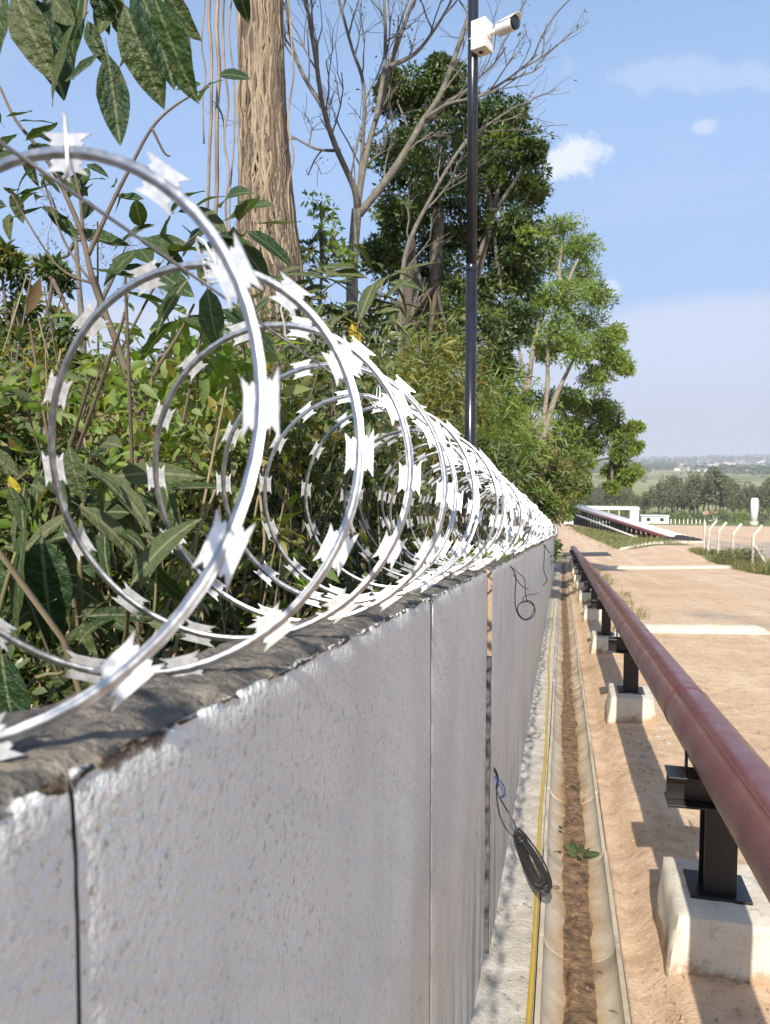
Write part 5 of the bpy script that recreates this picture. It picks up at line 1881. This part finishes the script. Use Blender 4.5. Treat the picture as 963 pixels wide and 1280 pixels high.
# green sprig and leaves washed into the channel
sp = plant('fallen_sprig', 'wilted green sprig of leaves lying on the silt in the drain channel', 'sprig', (0.135, 4.42, float(base(4.42)) - 0.070))
for k in range(9):
    a = k * 0.75
    put_leaf(sp, LBIG[k % 4], sp.location + Vector((0.01 * math.cos(a), 0.02 * math.sin(a), 0.012)), Vector((math.cos(a), math.sin(a) * 1.2, 0.5)), rgs.uniform(0.06, 0.10), rgs.uniform(-1, 1), Vector((0, -0.6, 1)))
mb = MB(); mb.tube([(-0.06, -0.03, 0.01), (0, 0, 0.02), (0.05, 0.06, 0.03)], 0.003, 6); mb.build('stalk', M['stem_green'], sp)
for (x, y, z, a, lab) in ((0.0, 4.62, 0.008, 0.9, 'single long green leaf fallen on the left slope of the channel'), (0.03, 4.38, -0.04, 2.2, 'small curled green leaf on the channel left of the sprig'), (0.19, 4.22, -0.06, 0.2, 'small dark green leaf below the sprig on the right')):
    r0 = plant('fallen_leaf', lab, 'leaf', (x, y, float(base(y)) + z), 'leaves fallen in the channel')
    put_leaf(r0, LBIG[1], r0.location, Vector((math.cos(a), math.sin(a), -0.1)), 0.08, 0.3, Vector((0, -0.3, 1)))

lit = Leaves()
n = 420
yy = 1.7 + 22 * nrg.uniform(size=n) ** 1.6; lx = nrg.normal(size=n) * 0.035
P = np.stack([0.10 + lx, yy, base(yy) + 0.02 - 0.66 * np.sqrt(np.maximum(0.150 ** 2 - lx ** 2, 0)) + 0.02 + 0.008 * nrg.uniform(size=n)], 1)
D = nrg.normal(size=(n, 3)); D[:, 2] *= 0.25
V, T = leaf_fine(P, unit(D), 0.035 * nrg.uniform(0.5, 1.5, n), 0.014 * nrg.uniform(0.6, 1.4, n), nrg)
lit.add(V, T, 0)
o = lit.build('leaf_litter', [plain('leaf_litter_brown', (0.26, 0.17, 0.09), (0.07, 0.04, 0.022), 9, 0.9)])
tag(o, 'dry brown leaf litter scattered on the silt of the drain channel', 'leaf litter', kind='stuff')

# ------------------------------------------------------------------ bent concrete fence posts
posts = [(881, 700, 54.5, 0.0, 'straight leaning concrete fence post at the left end of the row'), (886, 700, 53.5, 1.0, 'first bent-topped concrete fence post'), (898, 700, 51.0, 1.0, 'second bent-topped concrete fence post'),
         (916, 702, 48.0, 1.0, 'third bent-topped concrete fence post'), (941, 704, 45.0, 1.0, 'fourth bent-topped concrete fence post, nearest the right edge')]
for (px, py, y, bend, lab) in posts:
    x = atY(px, py, y).x
    root = empty('fence_post', (x, y, ground(x, y)))
    tag(root, lab, 'fence post', 'bent fence posts')
    w = 0.070
    mb = MB()
    if bend:
        pr = [(0, -0.2), (0, 1.72), (0.42, 2.28)]
    else:
        pr = [(0.0, -0.2), (-0.05, 2.2)]
    def sect(px_, pz_, nx_, nz_):
        return [Vector((px_ - nx_ * w, -w, pz_ - nz_ * w)), Vector((px_ + nx_ * w, -w, pz_ + nz_ * w)), Vector((px_ + nx_ * w, w, pz_ + nz_ * w)), Vector((px_ - nx_ * w, w, pz_ - nz_ * w))]
    nn = [(1, 0)] * len(pr)
    if bend:
        nn = [(1, 0), (0.94, -0.34), (0.80, -0.60)]
    vs = []
    for (a, b), (c, d) in zip(pr, nn):
        vs += sect(a, b, c, d)
    fs = [(3, 2, 1, 0)]
    for i in range(len(pr) - 1):
        for k in range(4):
            fs.append((i * 4 + k, i * 4 + (k + 1) % 4, i * 4 + 4 + (k + 1) % 4, i * 4 + 4 + k))
    fs.append(tuple(range(len(vs) - 4, len(vs))))
    mb.add(vs, fs)
    bevel(mb.build('shaft', M['concrete_post'], root), 0.012)
    if px in (886, 941):
        mb = MB(); d = 1 if px > 900 else -0.25
        mb.tube([(0.02, -0.03, 1.25), (0.75 * d, -0.5, -0.05)], 0.06, 6); mb.build('brace', M['concrete_post'], root)

fw_ = empty('fence_wires', (9.3, 50, ground(9.3, 50)))
tag(fw_, 'thin sagging wires strung between the bent concrete fence posts', 'fence wire')
fp = [(o.location.x, o.location.y, o.location.z) for o in COL.objects if o.name.startswith('fence_post')]
for hgt in (0.35, 0.75, 1.15, 1.55):
    mb = MB(); pts = []
    for a, b in zip(fp[:-1], fp[1:]):
        for t in np.linspace(0, 1, 6, endpoint=False):
            p = Vector(a).lerp(Vector(b), t) + Vector((0, -0.09, hgt - 0.06 * math.sin(math.pi * t))) - fw_.location
            pts.append(p)
    mb.tube(pts, 0.008, 4); mb.build('strand', M['wire'], fw_)

# ------------------------------------------------------------------ pipe rack, sheds, tank, car beyond the rise
RA, RB = Vector((11.6, 86.0, 0)), Vector((0.9, 162.0, 0))
zr0, zr1 = CAM_Z - 8.0, CAM_Z - 8.3
rd = (RB - RA).normalized(); rn = Vector((rd.y, -rd.x, 0))
rack = empty('pipe_rack', (RA.x, RA.y, ground(RA.x, RA.y)))
tag(rack, 'long rack of parallel pipes on black posts sloping away behind the rise', 'pipe rack')
off = rack.location
def rp(t, s, z):
    p = RA.lerp(RB, t) + rn * s
    return Vector((p.x, p.y, zr0 + (zr1 - zr0) * t + z)) - off
pipe_grey = plain('pale_grey_pipe', (0.60, 0.58, 0.56), (0.50, 0.47, 0.45), 2, 0.4)
for k, s in enumerate((-1.05, -0.62, -0.2, 0.22, 0.64, 1.06)):
    mb = MB(); mb.tube([rp(-0.02, s, 0.3), rp(0.5, s, 0.3), rp(1.02, s, 0.3)], 0.20, 14)
    mb.build('pipe', M['pipe'] if k in (0,) else pipe_grey, rack)
nfr = 30
for k in range(nfr):
    t = (k + 0.5) / nfr
    for s in (-0.95, 0.95):
        p = rp(t, s, 0)
        gz_ = ground(p.x + off.x, p.y + off.y) - off.z
        mb = MB(); mb.box(p.x - 0.15, p.x + 0.15, p.y - 0.15, p.y + 0.15, gz_ - 0.1, p.z + 0.02)
        mb.build('post', M['black_paint'], rack)
        if p.z - gz_ > 0.8:
            mb = MB(); mb.box(p.x - 0.3, p.x + 0.3, p.y - 0.3, p.y + 0.3, gz_ - 0.1, gz_ + 0.25); mb.build('footing', M['footing'], rack)
    mb = MB(); a, b = rp(t, -1.25, 0.07), rp(t, 1.25, 0.07); mb.tube([a, b], 0.1, 4); mb.build('cross_beam', M['black_paint'], rack)
mb = MB()
for s in (-1.0,):
    mb.tube([rp(0.02, s * 1.25, -0.85), rp(1.0, s * 1.25, -0.85)], 0.16, 8)
mb.build('lower_pipe', pipe_grey, rack)

hp = atY(850, 672, 84.0)
heap = MB()
for k in range(26):
    a = rgs.uniform(0, 6.28); rr = rgs.random() ** 0.5
    c = Vector((rr * 2.0 * math.cos(a), rr * 1.0 * math.sin(a), 0.42 * (1 - rr)))
    vs = [c + Vector((v.co.x * 0.55, v.co.y * 0.5, v.co.z * 0.45)) for v in RM[k % 4].vertices]
    heap.add(vs, [tuple(p.vertices) for p in RM[k % 4].polygons], 0, False)
o = heap.build('black_heap', M['coal'], None, (hp.x, 83.5, ground(hp.x, 83.5)))
tag(o, 'low heap of black material at the near end of the pipe rack', 'heap')

sx0, sx1, sy = 6.0, 17.9, 192.0
g = ground(12, sy)
shed = empty('white_canopy', (12, sy, g)); tag(shed, 'white flat canopy with one solid white end wall behind the pipe rack', 'canopy')
zt = CAM_Z - 10.4 - g
mb = MB(); mb.box(-6.2, 6.0, -0.3, 5.5, zt - 0.55, zt); mb.build('roof', M['white_wall'], shed)
mb = MB(); mb.box(3.9, 5.9, -0.2, 5.0, -0.3, zt - 0.55); mb.build('end_wall', M['white_wall'], shed)
for k, x in enumerate((-5.8, -3.4, -1.0, 1.4)):
    mb = MB(); mb.box(x - 0.15, x + 0.15, 0.0, 0.3, -0.3, zt - 0.55); mb.build('post', M['concrete_post'], shed)
mb = MB(); mb.box(-6, 4, 4.6, 4.9, -0.3, 1.4); mb.build('back_wall', M['white_wall'], shed)
def small_house(name, label, x, y, w, d, h, roof, cat='building', rh=0.5, group=None):
    gz_ = ground(x, y)
    root = empty(name, (x, y, gz_)); tag(root, label, cat, group)
    mb = MB(); mb.box(-w / 2, w / 2, -d / 2, d / 2, -0.3, h); mb.build('wall', M['white_wall'], root)
    mb = MB()
    e = 0.3
    vs = [(-w / 2 - e, -d / 2 - e, h), (w / 2 + e, -d / 2 - e, h), (w / 2 + e, d / 2 + e, h), (-w / 2 - e, d / 2 + e, h), (-w / 2 - e, 0, h + rh), (w / 2 + e, 0, h + rh)]
    mb.add(vs, [(0, 1, 5, 4), (2, 3, 4, 5), (1, 2, 5), (3, 0, 4), (3, 2, 1, 0)]); mb.build('roof', roof, root)
    for k in range(max(1, int(w / 2.5))):
        x0 = -w / 2 + (k + 0.5) * w / max(1, int(w / 2.5))
        mb = MB(); mb.box(x0 - 0.45, x0 + 0.45, -d / 2 - 0.03, -d / 2 + 0.05, h * 0.35, h * 0.8); mb.build('window', M['dark_glass'], root)
    return root
small_house('low_white_shed', 'low white shed to the right of the white canopy', 23.0, 206, 6.5, 4, 1.9, M['steel_roof'], rh=0.3)
small_house('orange_roofed_hut', 'small hut with a clay orange roof among bushes near the white tank', 46.0, 262, 4, 4, 2.0, M['roof_tile'], rh=1.2)
small_house('gate_lodge', 'small pale gate lodge at the far end of the dirt road', 3.3, 176, 3.6, 3, 2.6, M['steel_roof'], rh=0.3)
for k in range(9):
    x = 26.8 + k * 1.05; y = 204 + k * 0.4
    mb = MB(); mb.box(-0.09, 0.09, -0.09, 0.09, -0.2, 1.15)
    o = mb.build('white_bollard', M['white_wall'], None, (x, y, ground(x, y)))
    tag(o, 'short white post in the row beyond the rack by the low shed', 'post', 'row of short white posts')
tx, ty = 45.2, 200.0
root = empty('white_tank', (tx, ty, ground(tx, ty))); tag(root, 'tall slim white cylindrical tank standing on the right', 'tank')
mb = MB(); mb.tube([(0, 0, 0.9), (0, 0, 6.3)], 0.82, 24); mb.tube([(0, 0, 6.3), (0, 0, 6.55), (0, 0, 6.6)], [0.84, 0.7, 0.1], 24); mb.build('shell', M['white_plastic'], root)
mb = MB(); mb.tube([(0, 0, -0.3), (0, 0, 0.9)], 0.95, 20); mb.build('plinth', M['concrete_post'], root)
mb = MB(); mb.tube([(0.87, -0.3, 0.2), (0.87, -0.3, 6.2)], 0.05, 6); mb.tube([(0.87, 0.1, 0.2), (0.87, 0.1, 6.2)], 0.05, 6); mb.build('ladder', M['wire'], root)
rp_x = atY(703, 646, 160).x
root = empty('red_board', (rp_x, 160, ground(rp_x, 160))); tag(root, 'upright bright red board at the end of the dirt road', 'board')
mb = MB(); mb.box(-0.4, 0.4, -0.05, 0.05, 0.9, 2.9); mb.build('panel', M['red_sheet'], root)
for s in (-0.3, 0.3):
    mb = MB(); mb.box(s - 0.05, s + 0.05, 0.05, 0.13, -0.2, 2.8); mb.build('leg', M['wire'], root)
root = empty('entrance_gate', (-1.6, 168, ground(-1.6, 168))); tag(root, 'white gate beam between two posts behind the red board', 'gate')
mb = MB(); mb.box(-2.4, 2.4, -0.12, 0.12, 3.3, 3.8); mb.build('beam', M['white_wall'], root)
for s in (-2.2, 2.2):
    mb = MB(); mb.box(s - 0.15, s + 0.15, -0.1, 0.1, -0.2, 3.3); mb.build('post', M['white_wall'], root)


def build_car(x, y):
    root = empty('silver_car', (x, y, ground(x, y)))
    tag(root, 'small silver car driving on the far dirt road', 'car')
    w = 0.84
    prof = [(-1.95, 0.35), (-2.0, 0.62), (-1.93, 0.92), (-1.15, 1.02), (-0.45, 1.46), (0.95, 1.50), (1.75, 1.05), (1.98, 0.95), (2.0, 0.40), (1.9, 0.30), (-1.8, 0.28)]
    mb = MB(); vs = []
    for s in (-1, 1):
        for (yy, zz) in prof:
            k = 0.80 if zz > 1.2 else 1.0
            vs.append((s * w * k, yy, zz))
    n = len(prof)
    fs = [tuple(range(n)), tuple(range(2 * n - 1, n - 1, -1))]
    for i in range(n):
        j = (i + 1) % n
        fs.append((j, i, n + i, n + j))
    mb.add(vs, fs)
    bevel(mb.build('body', M['car_paint'], root), 0.06, 3)
    mb = MB(); mb.add([(-0.62, -1.13, 1.05), (0.62, -1.13, 1.05), (0.56, -0.52, 1.44), (-0.56, -0.52, 1.44)], [(0, 1, 2, 3)]); o = mb.build('windscreen', M['dark_glass'], root); o.location = (0, -0.02, 0.02)
    for s in (-1, 1):
        mb = MB(); mb.add([(s * 0.83, -0.95, 1.05), (s * 0.83, 1.45, 1.07), (s * 0.70, 0.9, 1.43), (s * 0.70, -0.4, 1.41)], [(0, 1, 2, 3) if s > 0 else (3, 2, 1, 0)]); o = mb.build('side_window', M['dark_glass'], root); o.location = (s * 0.02, 0, 0)
        mb = MB(); mb.box(s * 0.62 - 0.14, s * 0.62 + 0.14, -2.01, -1.94, 0.66, 0.82); mb.build('headlight', M['white_plastic'], root)
        for yy in (-1.25, 1.25):
            mb = MB(); mb.tube([(s * 0.68, yy, 0.30), (s * 0.86, yy, 0.30)], 0.30, 20); wv = mb.build('wheel', M['tyre'], root)
            mb = MB(); mb.tube([(s * 0.86, yy, 0.30), (s * 0.87, yy, 0.30)], 0.18, 14); mb.build('rim', M['car_paint'], wv)
    mb = MB(); mb.box(-0.5, 0.5, -2.02, -1.97, 0.40, 0.55); mb.build('grille', M['tyre'], root)


build_car(1.25, 146.0)

# ------------------------------------------------------------------ far trees, woods and town
def far_tree_protos():
    out = []
    for k in range(4):
        rg_ = random.Random(100 + k)
        H = rg_.uniform(14, 17)
        mb = MB()
        pts = [Vector((rg_.gauss(0, 0.12) * i, rg_.gauss(0, 0.12) * i, H * 0.92 * i / 5 - 0.3)) for i in range(6)]
        mb.tube(pts, [0.26, 0.24, 0.2, 0.16, 0.12, 0.06], 7, caps=False)
        for _ in range(10):
            j = rg_.randint(2, 5); a = rg_.uniform(0, 6.28); l = rg_.uniform(1, 2.4)
            mb.tube([pts[j], pts[j] + Vector((math.cos(a) * l, math.sin(a) * l, l * 0.8))], [0.08, 0.03], 4, caps=False)
        trunk = bpy.data.meshes.new('trunk'); trunk.from_pydata(mb.v, [], mb.f); trunk.materials.append(M['bark_pale'])
        lv = Leaves()
        for c in range(42):
            a = rg_.uniform(0, 6.28); z = H * rg_.uniform(0.36, 1.0); rr = rg_.uniform(0, 1) ** 0.6 * (0.8 + 2.0 * math.sin(math.pi * min(1, max(0.08, (z / H - 0.25) / 0.85))))
            cc_ = np.array([rr * math.cos(a), rr * math.sin(a), z])
            n = 26
            D = rvec(n, 0.1)
            P = cc_ + D * rg_.uniform(0.5, 1.1) * nrg.uniform(0.3, 1, (n, 1))
            V, T = leaf_geo(P, unit(D + nrg.normal(size=(n, 3)) * 0.6 + np.array([0, 0, -0.3])), 0.9, 0.42, nrg)
            lv.add(V, T, 0)
        crown = np_mesh('crown', np.concatenate(lv.V), np.concatenate(lv.T), None, [M['leaf_euc']])
        out.append((trunk, crown))
    return out


FT = far_tree_protos()
rgf = random.Random(9)
def far_tree(x, y, sc, name='eucalyptus_tree', label='tall slim eucalyptus in the dense grove across the valley', group='eucalyptus grove'):
    t_, c_ = rgf.choice(FT)
    root = empty(name, (x, y, ground(x, y))); tag(root, label, 'tree', group)
    root.scale = (sc * rgf.uniform(0.9, 1.2), sc * rgf.uniform(0.9, 1.2), sc); root.rotation_euler = (0, 0, rgf.uniform(0, 6.28))
    link('trunk', t_, root); o = link('crown', c_, root); o['kind'] = 'stuff'
for k in range(190):
    fx = rgf.uniform(0.02, 0.32); y = rgf.uniform(275, 345)
    sc = 0.92 * (rgf.uniform(0.66, 1.0) + 0.16 * math.sin(fx * 47) + 0.1 * math.sin(fx * 111)) * (0.74 if fx < 0.10 else 1.0)
    far_tree(fx * y, y, sc)
def mound(name, label, x, y, w, h, n, mats, wts, ls, cat='bush', group=None):
    root = plant(name, label, cat, (x, y, ground(x, y)), group)
    cl = []
    for _ in range(n):
        a = rgf.uniform(0, 6.28); rr = rgf.random() ** 0.5
        cl.append((root.location + Vector((rr * w * math.cos(a), rr * w * 0.6 * math.sin(a), h * (1 - 0.6 * rr * rr) * rgf.uniform(0.25, 0.95))), 0.3 * h))
    crown_leaves('foliage', cl, 40, ls, 0.45, mats, wts, root, root.location)
    mb = MB()
    for _ in range(5):
        mb.tube([(0, 0, -0.2), (rgf.gauss(0, w * 0.2), rgf.gauss(0, w * 0.2), h * 0.7)], [0.12, 0.04], 5)
    mb.build('stems', M['bark_grey'], root)
LM = [M['leaf_mid'], M['leaf_light'], M['leaf_dark']]
for (x, y, w, h, lab) in ((17, 228, 5, 5.5, 'bright green rounded bush just right of the white canopy'), (29, 238, 6, 3.2, 'spreading green bush behind the row of short posts'), (37, 232, 6, 3.6, 'broad green bush left of the orange roofed hut'),
                          (53, 225, 8, 4.6, 'wide green bush right of the white tank'), (63, 215, 8, 5.0, 'big green bush at the right edge beyond the fence'), (48, 246, 6, 4.0, 'green bush behind the white tank'), (23, 250, 6, 4, 'dull green bush behind the low white shed'), (9, 235, 6, 5, 'dark bush behind the white canopy roof')):
    mound('far_bush', lab, x, y, w, h, 34, LM, [0.4, 0.45, 0.15], 0.55)

# woods and hedges on the far slopes: one mass
fw = Leaves()
def wood_tree(x, y, h, w, n, ls):
    g_ = ground(x, y)
    D = rvec(n, 0.2)
    P = np.array([x, y, g_ + h * 0.5]) + D * np.array([w, w, h * 0.5]) * nrg.uniform(0.5, 1.0, (n, 1))
    V, T = leaf_geo(P, unit(D + nrg.normal(size=(n, 3)) * 0.5), ls * nrg.uniform(0.7, 1.3, n), ls * 0.6, nrg)
    fw.add(V, T, 0)
for _ in range(1500):
    y = float(nrg.uniform(1500, 3000)); fx = float(nrg.uniform(-0.15, 0.55))
    if math.sin(fx * 31 + y * 0.004) + math.sin(y * 0.011 + fx * 9) < 0.15:
        continue
    wood_tree(fx * y, y, float(nrg.uniform(9, 17)), float(nrg.uniform(7, 13)), 26, 7.0)
for _ in range(420):
    y = float(nrg.uniform(520, 1400)); fx = float(nrg.uniform(-0.1, 0.5))
    if math.sin(fx * 17 + y * 0.013) < 0.55:
        continue
    wood_tree(fx * y, y, float(nrg.uniform(4, 8)), float(nrg.uniform(3, 5)), 26, 2.4)
for _ in range(1500):
    y = float(nrg.uniform(3000, 6000)); fx = float(nrg.uniform(-0.15, 0.6))
    if math.sin(fx * 23 + y * 0.002) + math.sin(y * 0.0057 + fx * 13) < 0.1:
        continue
    wood_tree(fx * y, y, float(nrg.uniform(12, 22)), float(nrg.uniform(14, 30)), 18, 16.0)
o = fw.build('far_woods', [M['leaf_far']])
tag(o, 'hazy blue-green woods on the far slopes', 'woods', kind='stuff')

hm = []
for k in range(3):
    mb = MB(); w, d, h = (11, 9, 5) if k == 0 else (18, 10, 7) if k == 1 else (9, 9, 9)
    mb.box(-w, w, -d, d, -2, h, 0)
    vs = [(-w - 1, -d - 1, h), (w + 1, -d - 1, h), (w + 1, d + 1, h), (-w - 1, d + 1, h), (-w - 1, 0, h + 3), (w + 1, 0, h + 3)]
    mb.add(vs, [(0, 1, 5, 4), (2, 3, 4, 5), (1, 2, 5), (3, 0, 4)], 1)
    for j in range(4):
        x0 = -w + (j + 0.5) * w / 2
        mb.box(x0 - 1, x0 + 1, -d - 0.15, -d + 0.1, h * 0.3, h * 0.7, 2)
    me = bpy.data.meshes.new('town_house'); me.from_pydata(mb.v, [], mb.f)
    for m_ in (M['white_wall'], M['roof_tile'] if k != 1 else M['steel_roof'], M['dark_glass']):
        me.materials.append(m_)
    me.polygons.foreach_set('material_index', mb.m)
    hm.append(me)
for k in range(130):
    band = rgf.random()
    if band < 0.6:
        fx = rgf.uniform(0.14, 0.34); y = 2000 + rgf.random() ** 1.5 * 1300
    elif band < 0.7:
        fx = rgf.uniform(0.06, 0.2); y = rgf.uniform(1700, 2200)
    else:
        fx = rgf.uniform(0.05, 0.36); y = rgf.uniform(3300, 4600)
    o = link('town_house', rgf.choice(hm), None, (fx * y, y, ground(fx * y, y)))
    o.rotation_euler = (0, 0, rgf.uniform(-0.6, 0.6))
    s = rgf.uniform(0.6, 1.05) * (1.6 if y > 3000 else 1.0); o.scale = (s, s, s)
    tag(o, 'tiny pale house of the hazy town on the far slope', 'house', 'houses of the far town')

# ------------------------------------------------------------------ haze in the valley air
mb = MB(); mb.box(-15500, 15500, -400, 12600, -70, 170)
hz = mb.build('haze', [])
hz.data.materials.clear()
hm_ = bpy.data.materials.new('haze_air'); hm_.use_nodes = True
t = hm_.node_tree; t.nodes.clear()
ho = t.nodes.new('ShaderNodeOutputMaterial'); hv = t.nodes.new('ShaderNodeVolumePrincipled')
hv.inputs['Color'].default_value = (0.86, 0.90, 1.0, 1)
hv.inputs['Density'].default_value = 0.00022
hv.inputs['Anisotropy'].default_value = 0.0
t.links.new(hv.outputs[0], ho.inputs['Volume'])
hz.data.materials.append(hm_)
tag(hz, 'pale bluish haze filling the valley air', 'haze', kind='stuff')
